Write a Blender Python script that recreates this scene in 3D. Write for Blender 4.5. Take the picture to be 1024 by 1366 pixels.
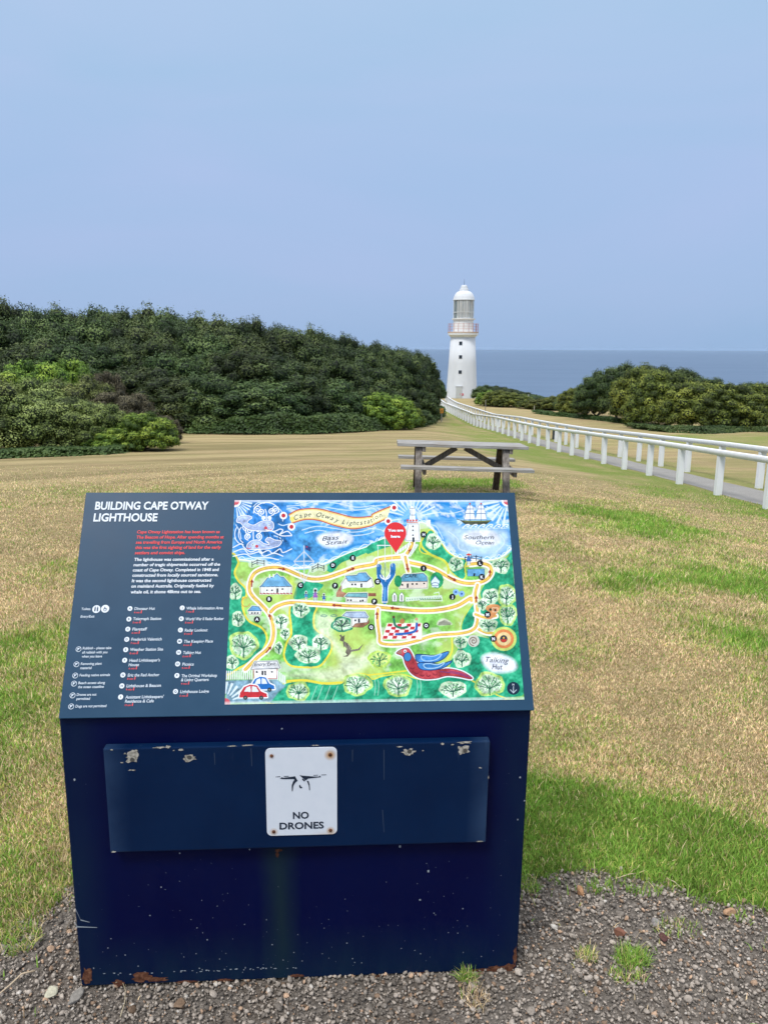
import bpy, bmesh, math, random
import numpy as np
from math import radians, sin, cos, pi
from mathutils import Matrix, Vector

random.seed(7)
rng = np.random.default_rng(11)
scene = bpy.context.scene
for o in list(bpy.data.objects):
    bpy.data.objects.remove(o)

# ------------------------------------------------------------------ camera
PITCH, ROLL, FPX, EYE = 0.2104, 0.0041, 1026.0, 1.6
FW = np.array([0, cos(PITCH), -sin(PITCH)])
_rt = np.array([1.0, 0, 0]); _up = np.array([0, sin(PITCH), cos(PITCH)])
RT = cos(ROLL) * _rt + sin(ROLL) * _up
UP = -sin(ROLL) * _rt + cos(ROLL) * _up
cam_d = bpy.data.cameras.new('camera')
cam_d.sensor_fit = 'VERTICAL'; cam_d.sensor_height = 36.0
cam_d.lens = FPX / 1366 * 36.0
cam_d.clip_start = 0.05; cam_d.clip_end = 200000
cam = bpy.data.objects.new('camera', cam_d)
scene.collection.objects.link(cam)
cam.matrix_world = Matrix(((RT[0], UP[0], -FW[0], 0), (RT[1], UP[1], -FW[1], 0), (RT[2], UP[2], -FW[2], EYE), (0, 0, 0, 1)))
scene.camera = cam

# ------------------------------------------------------------------ light
SUN_EL, SUN_AZ = radians(58), radians(215)     # azimuth measured clockwise from +Y (behind and left of the camera)
scene.view_settings.view_transform = 'Standard'
scene.view_settings.look = 'None'
scene.view_settings.exposure = 0.32
scene.view_settings.gamma = 1.0
world = bpy.data.worlds.new('World'); scene.world = world; world.use_nodes = True
nt = world.node_tree; nt.nodes.clear()
N = nt.nodes.new; L = nt.links.new
out = N('ShaderNodeOutputWorld'); bg = N('ShaderNodeBackground'); bg.inputs['Strength'].default_value = 0.1
sky = N('ShaderNodeTexSky'); sky.sky_type = 'NISHITA'; sky.sun_disc = False
sky.sun_elevation = SUN_EL; sky.sun_rotation = SUN_AZ; sky.dust_density = 2.0
tc = N('ShaderNodeTexCoord'); sep = N('ShaderNodeSeparateXYZ'); L(tc.outputs['Generated'], sep.inputs[0])
ramp = N('ShaderNodeValToRGB')                 # the overcast layer: its brightness by height above the horizon
L(sep.outputs['Z'], ramp.inputs[0])
E_ = ramp.color_ramp.elements
E_[0].position = 0.0; E_[0].color = (0.272, 0.395, 0.610, 1)
E_[1].position = 1.0; E_[1].color = (1.75, 1.78, 1.85, 1)
for p, c in ((0.05, (0.285, 0.405, 0.625)), (0.20, (0.310, 0.434, 0.655)), (0.37, (0.350, 0.482, 0.680)), (0.55, (0.95, 1.0, 1.10))):
    e = E_.new(p); e.color = (*c, 1)
mp = N('ShaderNodeMapping'); mp.inputs['Scale'].default_value = (1.0, 1.0, 4.0); L(tc.outputs['Generated'], mp.inputs[0])
nz = N('ShaderNodeTexNoise'); nz.inputs['Scale'].default_value = 1.7; nz.inputs['Detail'].default_value = 6; nz.inputs['Roughness'].default_value = .52; nz.inputs['Distortion'].default_value = .6
L(mp.outputs[0], nz.inputs['Vector'])
cr = N('ShaderNodeValToRGB'); L(nz.outputs['Fac'], cr.inputs[0])
cr.color_ramp.elements[0].position = .3; cr.color_ramp.elements[0].color = (9.5, 10.05, 9.95, 1)
cr.color_ramp.elements[1].position = .7; cr.color_ramp.elements[1].color = (11.0, 10.3, 10.3, 1)
mul = N('ShaderNodeMix'); mul.data_type = 'RGBA'; mul.blend_type = 'MULTIPLY'; mul.inputs[0].default_value = 1; mul.clamp_result = False
L(ramp.outputs[0], mul.inputs[6]); L(cr.outputs[0], mul.inputs[7])
mix = N('ShaderNodeMix'); mix.data_type = 'RGBA'; mix.inputs[0].default_value = 0.93; mix.clamp_result = False
L(sky.outputs[0], mix.inputs[6]); L(mul.outputs[2], mix.inputs[7])
L(mix.outputs[2], bg.inputs['Color']); L(bg.outputs[0], out.inputs[0])
sun_d = bpy.data.lights.new('sun', 'SUN'); sun_d.energy = 1.9; sun_d.angle = radians(14); sun_d.color = (1.0, 0.96, 0.90)
sun = bpy.data.objects.new('sun', sun_d); scene.collection.objects.link(sun)
sdir = Vector((sin(SUN_AZ) * cos(SUN_EL), cos(SUN_AZ) * cos(SUN_EL), sin(SUN_EL)))
sun.rotation_euler = sdir.to_track_quat('Z', 'Y').to_euler(); sun.location = (0, 0, 30)

# ------------------------------------------------------------------ helpers
COL = scene.collection
def lin(c):
    c = np.asarray(c, float) / 255.0
    return np.where(c <= .04045, c / 12.92, ((c + .055) / 1.055) ** 2.4)
def tag(o, label=None, cat=None, group=None, kind=None):
    if label: o['label'] = label
    if cat: o['category'] = cat
    if group: o['group'] = group
    if kind: o['kind'] = kind
    return o
def thing(name, label, cat, loc=(0, 0, 0), rz=0, group=None):
    o = bpy.data.objects.new(name, None); COL.objects.link(o)
    o.location = loc; o.rotation_euler = (0, 0, rz); o.empty_display_size = .2
    return tag(o, label, cat, group)
def link(name, me, mat=None, parent=None, loc=None):
    o = bpy.data.objects.new(name, me); COL.objects.link(o)
    if mat is not None and len(me.materials) == 0: me.materials.append(mat)
    if parent is not None: o.parent = parent
    if loc is not None: o.location = loc
    return o
def obj(name, bm, mat, parent=None, smooth=False):
    me = bpy.data.meshes.new(name); bm.to_mesh(me); bm.free()
    if smooth:
        me.polygons.foreach_set('use_smooth', [True] * len(me.polygons))
    return link(name, me, mat, parent)
def copy_tree(o, parent=None):
    c = o.copy(); COL.objects.link(c)
    if parent is not None: c.parent = parent
    for ch in list(o.children): copy_tree(ch, c)
    return c
def box(bm, c, s, rot=None, bev=0.0):
    """box centred at c with full size s"""
    r = bmesh.ops.create_cube(bm, size=1.0)
    vs = r['verts']
    M = Matrix.Diagonal((s[0], s[1], s[2], 1))
    if rot is not None: M = rot.to_4x4() @ M
    M = Matrix.Translation(c) @ M
    bmesh.ops.transform(bm, matrix=M, verts=vs)
    if bev > 0:
        es = list({e for v in vs for e in v.link_edges})
        bmesh.ops.bevel(bm, geom=es, offset=bev, segments=2, affect='EDGES', profile=.6)
    return vs
def bar(bm, a, b, w, h, bev=0.0, up=Vector((0, 0, 1))):
    a = Vector(a); b = Vector(b); d = (b - a); ln = d.length; d.normalize()
    s = d.cross(up)
    if s.length < 1e-4: s = Vector((1, 0, 0))
    s.normalize(); u = s.cross(d)
    R = Matrix((d, s, u)).transposed()
    box(bm, (a + b) / 2, (ln, w, h), R, bev)
def lathe(bm, prof, n=48, c=(0, 0, 0), cap=True):
    rings = []
    for r, z in prof:
        rings.append([bm.verts.new((c[0] + r * cos(2 * pi * i / n), c[1] + r * sin(2 * pi * i / n), c[2] + z)) for i in range(n)])
    for a, b in zip(rings[:-1], rings[1:]):
        for i in range(n):
            bm.faces.new((a[i], a[(i + 1) % n], b[(i + 1) % n], b[i]))
    if cap:
        bm.faces.new(rings[0][::-1]); bm.faces.new(rings[-1])
def tube(bm, pts, rads, n=8):
    pts = [Vector(p) for p in pts]; prev = None
    for k, (p, r) in enumerate(zip(pts, rads)):
        d = (pts[min(k + 1, len(pts) - 1)] - pts[max(k - 1, 0)]).normalized()
        s = d.cross(Vector((0.31, 0.17, 0.93))); s.normalize(); u = d.cross(s)
        ring = [bm.verts.new(p + (s * cos(2 * pi * i / n) + u * sin(2 * pi * i / n)) * r) for i in range(n)]
        if prev:
            for i in range(n): bm.faces.new((prev[i], prev[(i + 1) % n], ring[(i + 1) % n], ring[i]))
        else: bm.faces.new(ring[::-1])
        prev = ring
    bm.faces.new(prev)
def np_mesh(name, V, F, cols=None, smooth=False):
    """V (n,3); F (m,k) with k constant; cols (n,3) linear colour per vertex"""
    V = np.asarray(V, np.float32); F = np.asarray(F, np.int32)
    me = bpy.data.meshes.new(name)
    me.vertices.add(len(V)); me.vertices.foreach_set('co', V.ravel())
    k = F.shape[1]
    me.loops.add(F.size); me.loops.foreach_set('vertex_index', F.ravel())
    me.polygons.add(len(F)); me.polygons.foreach_set('loop_start', np.arange(0, F.size, k, dtype=np.int32))
    if smooth: me.polygons.foreach_set('use_smooth', np.ones(len(F), bool))
    me.update(calc_edges=True)
    if cols is not None:
        at = me.attributes.new('tint', 'FLOAT_COLOR', 'POINT')
        C = np.ones((len(V), 4), np.float32); C[:, :3] = cols
        at.data.foreach_set('color', C.ravel())
    return me
def vnoise(x, y, scale, seed=0):
    """smooth value noise in 0..1"""
    r = np.random.default_rng(seed).random((256, 256))
    x = np.asarray(x, float) / scale + 1000.5; y = np.asarray(y, float) / scale + 1000.5
    xi = np.floor(x).astype(int); yi = np.floor(y).astype(int)
    fx = x - xi; fy = y - yi; fx = fx * fx * (3 - 2 * fx); fy = fy * fy * (3 - 2 * fy)
    g = lambda a, b: r[a % 256, b % 256]
    return (g(xi, yi) * (1 - fx) + g(xi + 1, yi) * fx) * (1 - fy) + (g(xi, yi + 1) * (1 - fx) + g(xi + 1, yi + 1) * fx) * fy
def fbm(x, y, scale, seed=0, oct=4):
    t = 0; a = .5; s = 0
    for i in range(oct):
        t = t + a * vnoise(x, y, scale / 2 ** i, seed + i); s += a; a *= .5
    return t / s

# ------------------------------------------------------------------ materials
class Mat:
    def __init__(s, name, color=(.5, .5, .5), rough=.6, spec=.5, metal=0.0):
        s.m = bpy.data.materials.new(name); s.m.use_nodes = True
        s.nt = s.m.node_tree; s.b = s.nt.nodes['Principled BSDF']
        s.b.inputs['Base Color'].default_value = (*color, 1)
        s.b.inputs['Roughness'].default_value = rough
        s.b.inputs['Specular IOR Level'].default_value = spec
        s.b.inputs['Metallic'].default_value = metal
    def n(s, t, **kw):
        nd = s.nt.nodes.new(t)
        for k, v in kw.items(): setattr(nd, k, v)
        return nd
    def l(s, a, b): s.nt.links.new(a, b)
    def coord(s, which='Object', scale=(1, 1, 1), rot=(0, 0, 0)):
        t = s.n('ShaderNodeTexCoord'); m = s.n('ShaderNodeMapping'); m.inputs['Scale'].default_value = scale; m.inputs['Rotation'].default_value = rot
        s.l(t.outputs[which], m.inputs[0]); return m.outputs[0]
    def noise(s, vec, scale, detail=4, rough=.55, dist=0.0):
        n = s.n('ShaderNodeTexNoise'); n.inputs['Scale'].default_value = scale; n.inputs['Detail'].default_value = detail
        n.inputs['Roughness'].default_value = rough; n.inputs['Distortion'].default_value = dist
        s.l(vec, n.inputs['Vector']); return n.outputs['Fac']
    def ramp(s, fac, stops):
        r = s.n('ShaderNodeValToRGB'); s.l(fac, r.inputs[0]); e = r.color_ramp.elements
        while len(e) < len(stops): e.new(.5)
        for q, (p, c) in zip(e, stops):
            q.position = p; q.color = (*c, 1) if len(c) == 3 else c
        return r.outputs[0]
    def val(s, fac, a, b, lo=0.0, hi=1.0):
        m = s.n('ShaderNodeMapRange'); s.l(fac, m.inputs[0])
        for i, v in zip((1, 2, 3, 4), (a, b, lo, hi)): m.inputs[i].default_value = v
        return m.outputs[0]
    def mix(s, fac, a, b, mode='MIX'):
        m = s.n('ShaderNodeMix', data_type='RGBA', blend_type=mode)
        for sock, v in ((0, fac), (6, a), (7, b)):
            if isinstance(v, (int, float)): m.inputs[sock].default_value = v
            elif isinstance(v, tuple): m.inputs[sock].default_value = (*v, 1)
            else: s.l(v, m.inputs[sock])
        return m.outputs[2]
    def math(s, op, a, b=0.0):
        m = s.n('ShaderNodeMath', operation=op)
        for i, v in ((0, a), (1, b)):
            if isinstance(v, (int, float)): m.inputs[i].default_value = v
            else: s.l(v, m.inputs[i])
        return m.outputs[0]
    def attr(s, name, out='Color'):
        a = s.n('ShaderNodeAttribute', attribute_name=name); return a.outputs[out]
    def color(s, sock): s.l(sock, s.b.inputs['Base Color'])
    def rough(s, sock): s.l(sock, s.b.inputs['Roughness'])
    def bump(s, h, strength=.3, dist=.01):
        b = s.n('ShaderNodeBump'); b.inputs['Strength'].default_value = strength; b.inputs['Distance'].default_value = dist
        s.l(h, b.inputs['Height']); s.l(b.outputs[0], s.b.inputs['Normal'])

# ------------------------------------------------------------------ the lie of the land
_yy = np.arange(-60, 700, .25)
def _prof(kn):
    t = np.interp(_yy, [k[0] for k in kn], [k[1] for k in kn])
    k = np.hanning(13); k /= k.sum()
    return np.convolve(np.pad(t, 6, 'edge'), k, 'valid')
TC = _prof([(-60, .6), (0, 0), (2.4, 0), (5, -.08), (8, -.24), (10.1, -.38), (11.6, -.49), (20, -1.12), (30, -1.78), (43, -2.75), (54, -3.5), (76, -4.6), (137, -7.0), (150, -7.8), (165, -10), (185, -25), (230, -84), (700, -100)])
TR_ = _prof([(-60, .2), (0, -.15), (2.4, -.2), (5, -.45), (10, -.80), (14.6, -1.115), (16.4, -1.23), (18.2, -1.35), (20, -1.5), (23.6, -1.75), (29, -2.16), (36.2, -2.6), (43.4, -3.0), (54, -3.73), (76, -4.6), (137, -7.0), (150, -7.8), (165, -10), (185, -25), (230, -84), (700, -100)])
def gz(x, y):
    x = np.asarray(x, float); y = np.asarray(y, float)
    t = np.clip((x - 1.2) / 5.0, 0, 1); t = t * t * (3 - 2 * t)
    c = np.interp(y, _yy, TC); r = np.interp(y, _yy, TR_)
    z = c * (1 - t) + r * t
    near = np.clip((y - 4) / 8, 0, 1)
    z = z + (fbm(x, y, 3.0, 5, 3) - .5) * .10 * near * np.clip((60 - y) / 30, 0, 1) * np.clip(np.abs(x - 6.9) - 1.2, 0, 1) * .5
    # the headland narrows to the sea at both sides
    z = z - np.clip(np.abs(x - 5) - (70 + y * .15), 0, 1e9) * 1.0
    return np.maximum(z, -95.0)
def ray(px, py):
    d = FW + RT * ((px - 512) / FPX) - UP * ((py - 683) / FPX)
    return d
def cast(px, py, h=0.0):
    """world point where the sight line through a photograph pixel meets the ground (raised by h)"""
    d = ray(px, py); t0 = 1.0; t = t0
    while t < 400:
        t1 = t * 1.01 + .01; p = np.array([0, 0, EYE]) + d * t1
        if p[2] < gz(p[0], p[1]) + h: break
        t = t1
    for _ in range(30):
        m = (t + t1) / 2; p = np.array([0, 0, EYE]) + d * m
        if p[2] < gz(p[0], p[1]) + h: t1 = m
        else: t = m
    return np.array([0, 0, EYE]) + d * t1
# --- where the gravel, the lush patches and the path lie
GR = [cast(*p)[:2] for p in [(1500, 1330), (1200, 1265), (1100, 1240), (1024, 1222), (980, 1208), (940, 1196), (905, 1180), (860, 1168), (800, 1166), (762, 1163), (725, 1170), (700, 1173)]]
GL = [cast(*p)[:2] for p in [(97, 1178), (84, 1196), (70, 1210), (30, 1226), (0, 1252), (-60, 1275), (-200, 1320), (-500, 1400)]]
gpoly = np.array(GR + GL)
gxs = gpoly[::-1, 0]; gys = gpoly[::-1, 1]
def gravel_edge(x): return np.interp(x, gxs, gys)
def gravelness(x, y):
    e = gravel_edge(x) + (fbm(x, y, .16, 31, 3) - .5) * .16
    return np.clip((e - y) / .05 + .5, 0, 1)
GREEN = []      # greener grass patches, and the table's shade put in as green: outline on the ground, strength, softness of the edge (m)
def zone_g(pts, s_, soft): GREEN.append((np.array([cast(*p)[:2] for p in pts]), s_, soft))
zone_g([(690, 1035), (760, 1045), (860, 1078), (940, 1104), (1024, 1140), (1300, 1240), (1300, 1330), (1024, 1240), (900, 1200), (800, 1175), (690, 1180)], 1.0, .16)
zone_g([(-400, 960), (0, 930), (95, 915), (110, 1195), (0, 1275), (-400, 1400)], .85, .30)
zone_g([(-500, 850), (92, 835), (92, 925), (-400, 960)], .42, .4)
zone_g([(740, 692), (800, 680), (900, 686), (965, 701), (955, 718), (860, 716), (770, 706)], .72, .5)
zone_g([(870, 770), (940, 757), (1060, 764), (1150, 782), (1100, 812), (960, 800), (880, 786)], .66, .45)
zone_g([(700, 722), (750, 718), (765, 736), (715, 740)], .7, .2)
zone_g([(620, 572), (680, 583), (760, 610), (850, 636), (1000, 672), (1100, 690), (1100, 704), (980, 684), (830, 648), (740, 622), (660, 605), (622, 592)], .75, .5)
zone_g([(598, 553), (640, 573), (640, 594), (588, 566)], .6, 1.2)
zone_g([(555, 642), (680, 640), (690, 650), (560, 653)], .95, .2)  # shade under the picnic table, put into the grass colour as dark green
zone_g([(880, 800), (1100, 815), (1100, 870), (930, 835)], .4, .3)
zone_g([(706, 960), (790, 965), (780, 1010), (706, 1005)], .6, .15)
zone_g([(930, 900), (1100, 900), (1100, 960), (950, 940)], .4, .2)
zone_g([(850, 580), (1100, 578), (1100, 602), (850, 598)], .5, 1.5)
zone_g([(800, 606), (1100, 640), (1100, 660), (850, 628)], .35, .5)
def edge_dist(P, x, y):
    ins = np.zeros(x.shape, bool); d = np.full(x.shape, 1e9)
    for (x0, y0), (x1, y1) in zip(P, np.roll(P, -1, 0)):
        vx, vy = x1 - x0, y1 - y0; t = np.clip(((x - x0) * vx + (y - y0) * vy) / (vx * vx + vy * vy + 1e-12), 0, 1)
        d = np.minimum(d, (x - x0 - t * vx) ** 2 + (y - y0 - t * vy) ** 2)
        if y0 != y1: ins ^= ((y0 > y) != (y1 > y)) & (x < (x1 - x0) * (y - y0) / (y1 - y0) + x0)
    d = np.sqrt(d); return np.where(ins, d, -d)
def greenness(x, y):
    g = np.zeros_like(np.asarray(x, float))
    x = np.asarray(x, float); y = np.asarray(y, float); wob = fbm(x, y, .7, 3, 4) - .5
    for P, s_, soft in GREEN:
        near_ = (x > P[:, 0].min() - soft) & (x < P[:, 0].max() + soft) & (y > P[:, 1].min() - soft) & (y < P[:, 1].max() + soft)
        if not near_.any(): continue
        d = edge_dist(P, x[near_], y[near_]) / soft + wob[near_] * 3.0
        g[near_] = np.maximum(g[near_], s_ * np.clip(d * .5 + .5, 0, 1))
    n = fbm(x, y, .9, 17, 4)
    g = g * (.35 + 1.0 * n) + np.clip(n - .42, 0, 1) * 1.6 * np.clip(1 - (y - 4) / 14, .25, 1)
    # grass keeps greener along the fence posts
    g = np.maximum(g, .75 * np.exp(-((x - 6.15) / .35) ** 2) * (y > 5)); g = np.maximum(g, .55 * np.exp(-((x - 7.7) / .35) ** 2) * (y > 5))
    # and along the edge of the gravel
    return np.clip(g, 0, 1)
PATH_X0, PATH_X1 = 6.42, 7.42

# ------------------------------------------------------------------ ground sheet
def axis(segs):
    r = []
    for a, b, st in segs: r.append(np.arange(a, b, st))
    r.append([segs[-1][1]]); return np.concatenate(r)
xs = axis([(-1500, -200, 130), (-200, -60, 10), (-60, -16, 1), (-16, -5, .25), (-5, 5, .08), (5, 9, .2), (9, 20, .4), (20, 60, 1), (60, 200, 10), (200, 1500, 130)])
ys = axis([(-300, -20, 20), (-20, 0, 2), (0, 1.2, .1), (1.2, 3.2, .03), (3.2, 7, .08), (7, 20, .2), (20, 60, .5), (60, 180, 2), (180, 280, 5)])
X, Y = np.meshgrid(xs, ys)
Z = gz(X, Y)
gr = gravelness(X, Y)
Z = Z - gr * .006
V = np.stack([X.ravel(), Y.ravel(), Z.ravel()], 1)
nx = len(xs); ny = len(ys)
I = np.arange(nx * ny).reshape(ny, nx)
F = np.stack([I[:-1, :-1].ravel(), I[:-1, 1:].ravel(), I[1:, 1:].ravel(), I[1:, :-1].ravel()], 1)
gm = np_mesh('lawn_ground', V, F, np.stack([greenness(X, Y).ravel(), gr.ravel(), np.zeros(X.size)], 1), smooth=True)
m = Mat('lawn', rough=.95, spec=.15)
at = m.n('ShaderNodeAttribute', attribute_name='tint'); sp = m.n('ShaderNodeSeparateColor'); m.l(at.outputs['Color'], sp.inputs[0])
co = m.coord('Object')
fine = m.noise(co, 55, 5, .7); mid = m.noise(co, 3.2, 5, .6); big = m.noise(co, .35, 4, .6)
streak = m.noise(m.coord('Object', (.10, .95, 1), (0, 0, radians(-14))), 1.0, 4, .6, .8)
fstreak = m.noise(m.coord('Object', (.6, 7, 1), (0, 0, radians(-6))), 2.0, 4, .65)
dry = m.ramp(fine, [(.25, (.135, .106, .050)), (.48, (.300, .232, .122)), (.7, (.48, .38, .22))])
dry = m.mix(m.val(mid, .35, .7, 0, .55), dry, (.270, .190, .100))
dry = m.mix(m.val(streak, .44, .60, 0, .75), dry, (.40, .325, .165))
dry = m.mix(m.val(fstreak, .48, .68, 0, .6), dry, (.165, .140, .058))
dry = m.mix(m.val(big, .44, .64, 0, .55), dry, (.205, .200, .075))
geo = m.n('ShaderNodeNewGeometry'); fl = m.n('ShaderNodeVectorMath', operation='MULTIPLY'); fl.inputs[1].default_value = (1, 1, 0); m.l(geo.outputs['Position'], fl.inputs[0])
dd = m.n('ShaderNodeVectorMath', operation='DISTANCE'); dd.inputs[1].default_value = (3, 6, 0); m.l(fl.outputs[0], dd.inputs[0])
sx_ = m.n('ShaderNodeSeparateXYZ'); m.l(fl.outputs[0], sx_.inputs[0]); cb = m.n('ShaderNodeCombineXYZ'); m.l(dd.outputs['Value'], cb.inputs[0]); m.l(m.math('MULTIPLY', sx_.outputs[0], .08), cb.inputs[1])
mow = m.noise(cb.outputs[0], 1.15, 3, .6)
mmask = m.math('MULTIPLY', m.val(sx_.outputs[0], 5.5, 2.0, 0, 1), m.val(sx_.outputs[1], 6, 10, 0, 1))
dry = m.mix(m.math('MULTIPLY', mmask, m.val(mow, .50, .62, 0, .75)), dry, (.190, .155, .072))
dry = m.mix(m.math('MULTIPLY', mmask, m.val(mow, .50, .40, 0, .5)), dry, (.40, .32, .17))
grn = m.ramp(fine, [(.25, (.070, .100, .018)), (.5, (.155, .205, .042)), (.75, (.30, .33, .09))])
gfac = m.math('ADD', sp.outputs[0], m.val(m.noise(co, 9, 4, .6), .3, .7, -.18, .18))
base = m.mix(m.val(gfac, .08, .75), dry, grn)
grav = m.ramp(m.noise(co, 90, 4, .7), [(.3, (.10, .088, .076)), (.5, (.20, .178, .155)), (.72, (.36, .325, .29))])
grav = m.mix(m.val(m.noise(co, 5, 3), .45, .7, 0, .5), grav, (.15, .115, .09))
m.color(m.mix(sp.outputs[1], base, grav))
m.bump(m.math('ADD', fine, m.math('MULTIPLY', mid, .6)), .9, .03)
tag(link('lawn_ground', gm, m.m), kind='structure')

# water
sm = Mat('sea_water', (.030, .085, .175), .5, .22)
cw = sm.coord('Object', (1, 1, 1))
w1 = sm.noise(cw, .05, 6, .65); w2 = sm.noise(sm.coord('Object', (.0010, .009, 1)), 1.0, 6, .7)
sm.color(sm.mix(sm.val(w2, .38, .62), (.054, .100, .172), (.080, .132, .212)))
sm.bump(w1, .5, 2.0)
bm = bmesh.new()
rs = [0, 300, 1000, 3000, 9000, 25000, 44000]; rings = []
for r in rs[1:]: rings.append([bm.verts.new((r * cos(2 * pi * i / 96), r * sin(2 * pi * i / 96), 0)) for i in range(96)])
bm.faces.new(rings[0])
for a, b in zip(rings[:-1], rings[1:]):
    for i in range(96): bm.faces.new((a[i], b[i], b[(i + 1) % 96], a[(i + 1) % 96]))
so = tag(obj('sea', bm, sm.m), kind='structure'); so.location = (0, 0, -78)

# footpath between the fences
pm = Mat('path_concrete', rough=.9, spec=.2)
co = pm.coord('Object'); f1 = pm.noise(co, 60, 4, .7); f2 = pm.noise(co, 1.2, 4, .6)
c = pm.ramp(f1, [(.3, (.17, .165, .155)), (.6, (.29, .285, .27))]); c = pm.mix(pm.val(f2, .35, .7, 0, .5), c, (.185, .175, .16))
pm.color(c); pm.bump(f1, .4, .01)
def xshift(y):                      # both fences and the path swing a little right towards the tower
    return 0.0 if y < 80 else (y - 80) ** 1.25 * .018
yv = np.concatenate([np.arange(-8, 40, .5), np.arange(40, 126, 2)])
Vp = []; Fp = []
for k, y in enumerate(yv):
    a, b = PATH_X0 + xshift(y) + .04 * sin(y * 1.7), PATH_X1 + xshift(y) + .04 * sin(y * 1.3 + 1)
    for j in range(5):
        x = a + (b - a) * j / 4; Vp.append((x, y, float(gz(x, y)) + (.012 if 0 < j < 4 else .004)))
for k in range(len(yv) - 1):
    for j in range(4):
        q = k * 5 + j; Fp.append((q, q + 1, q + 6, q + 5))
tag(link('footpath', np_mesh('footpath', Vp, Fp, smooth=True), pm.m), kind='structure')

# ------------------------------------------------------------------ the information stand
BX, BY, YAW, W, HF, SD, SH, PW, TILT, OFF = -.2056, 1.699, .0617, 1.122, .747, .3063, .4789, 1.1237, -.0076, .0039
BOX = Matrix.Translation((BX, BY, 0)) @ Matrix.Rotation(YAW, 4, 'Z') @ Matrix.Rotation(-TILT, 4, 'Y')
BOXI = np.array(BOX.inverted())
stand = thing('information_stand', 'dark navy box stand with a sloping illustrated map panel on the gravel', 'information stand')
stand.matrix_world = BOX
def loc_ray(px, py):
    o = BOXI @ np.array([0, 0, EYE, 1]); d = BOXI[:3, :3] @ ray(px, py); return o[:3], d
SL = math.hypot(SD, SH); SU = np.array([0, SD / SL, SH / SL]); SN = np.array([0, -SH / SL, SD / SL])
PORG = np.array([OFF - PW / 2, -.012, HF])            # lower left corner of the panel face
def uv(px, py):
    o, d = loc_ray(px, py); t = ((PORG - o) @ SN) / (d @ SN); p = o + d * t - PORG
    return p[0], p @ SU
def front(px, py, y=0.0):
    o, d = loc_ray(px, py); t = (y - o[1]) / d[1]; p = o + d * t
    return p[0], p[2]
def homog(src, dst):
    A = []
    for (x, y), (X_, Y_) in zip(src, dst):
        A.append([x, y, 1, 0, 0, 0, -X_ * x, -X_ * y, -X_]); A.append([0, 0, 0, x, y, 1, -Y_ * x, -Y_ * y, -Y_])
    return np.linalg.svd(np.array(A))[2][-1].reshape(3, 3)
# body of the stand
bm_ = Mat('navy_enamel', rough=.36, spec=.13)
co = bm_.coord('Object')
spx = bm_.n('ShaderNodeSeparateXYZ'); bm_.l(co, spx.inputs[0])
nn = bm_.noise(bm_.coord('Object', (1, 1, .25)), 14, 4, .6); n2 = bm_.noise(co, 3.5, 4)
basec = bm_.mix(bm_.val(n2, .35, .7), (.0005, .0018, .032), (.0006, .0036, .040))
sx = bm_.math('ADD', spx.outputs[0], bm_.math('MULTIPLY', bm_.math('SUBTRACT', nn, .5), .05))
stain = bm_.math('MULTIPLY', bm_.val(bm_.math('ABSOLUTE', bm_.math('ADD', sx, .055)), .0, .055, .85, 0), bm_.val(spx.outputs[2], .45, .36, 0, 1))
basec = bm_.mix(stain, basec, (.008, .022, .030))
edge = bm_.math('MAXIMUM', bm_.val(bm_.math('ABSOLUTE', spx.outputs[0]), .46, .56, 0, .7), bm_.val(spx.outputs[2], .16, .02, 0, .8))
basec = bm_.mix(bm_.math('MULTIPLY', edge, bm_.val(nn, .3, .7, .4, 1)), basec, (.005, .020, .042))
speck = bm_.val(bm_.noise(co, 120, 2, .5), .735, .76, 0, .65)
basec = bm_.mix(speck, basec, (.10, .13, .17))
bm_.color(basec); bm_.rough(bm_.val(nn, .3, .7, .34, .52)); bm_.bump(bm_.noise(co, 40, 3), .04, .004)
bm = bmesh.new()
h = W / 2; BD = .335
prof = [(0, 0), (0, HF - .004), (SD - .012, HF + SH - .012), (BD, HF + SH - .012), (BD, 0)]
va = [bm.verts.new((-h, y, z)) for y, z in prof]; vb = [bm.verts.new((h, y, z)) for y, z in prof]
bm.faces.new(va); bm.faces.new(vb[::-1])
for i in range(len(prof)):
    j = (i + 1) % len(prof); bm.faces.new((va[j], va[i], vb[i], vb[j]))
bmesh.ops.recalc_face_normals(bm, faces=bm.faces)
bmesh.ops.bevel(bm, geom=[e for e in bm.edges], offset=.003, segments=2, affect='EDGES')
obj('cabinet', bm, bm_.m, stand)
# sloping panel: built in its own frame (x right, y up the slope, z out)
PM = Matrix(((1, 0, 0, PORG[0]), (0, SU[1], SN[1], PORG[1]), (0, SU[2], SN[2], PORG[2]), (0, 0, 0, 1)))
pn = Mat('panel_navy', rough=.42, spec=.17)
co = pn.coord('Object'); a = pn.noise(co, 9, 4); b = pn.noise(co, 160, 2)
c = pn.mix(pn.val(a, .3, .7), (.0105, .043, .088), (.0140, .052, .102)); c = pn.mix(pn.val(b, .72, .75, 0, .5), c, (.008, .02, .05))
pn.color(c); pn.rough(pn.val(a, .3, .7, .30, .42)); pn.bump(pn.noise(co, 300, 2), .02, .002)
bm = bmesh.new(); box(bm, (PW / 2, SL / 2, -.0045), (PW, SL, .009), bev=.0012)
panel = obj('map_panel', bm, pn.m, stand); panel.matrix_local = PM

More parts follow.
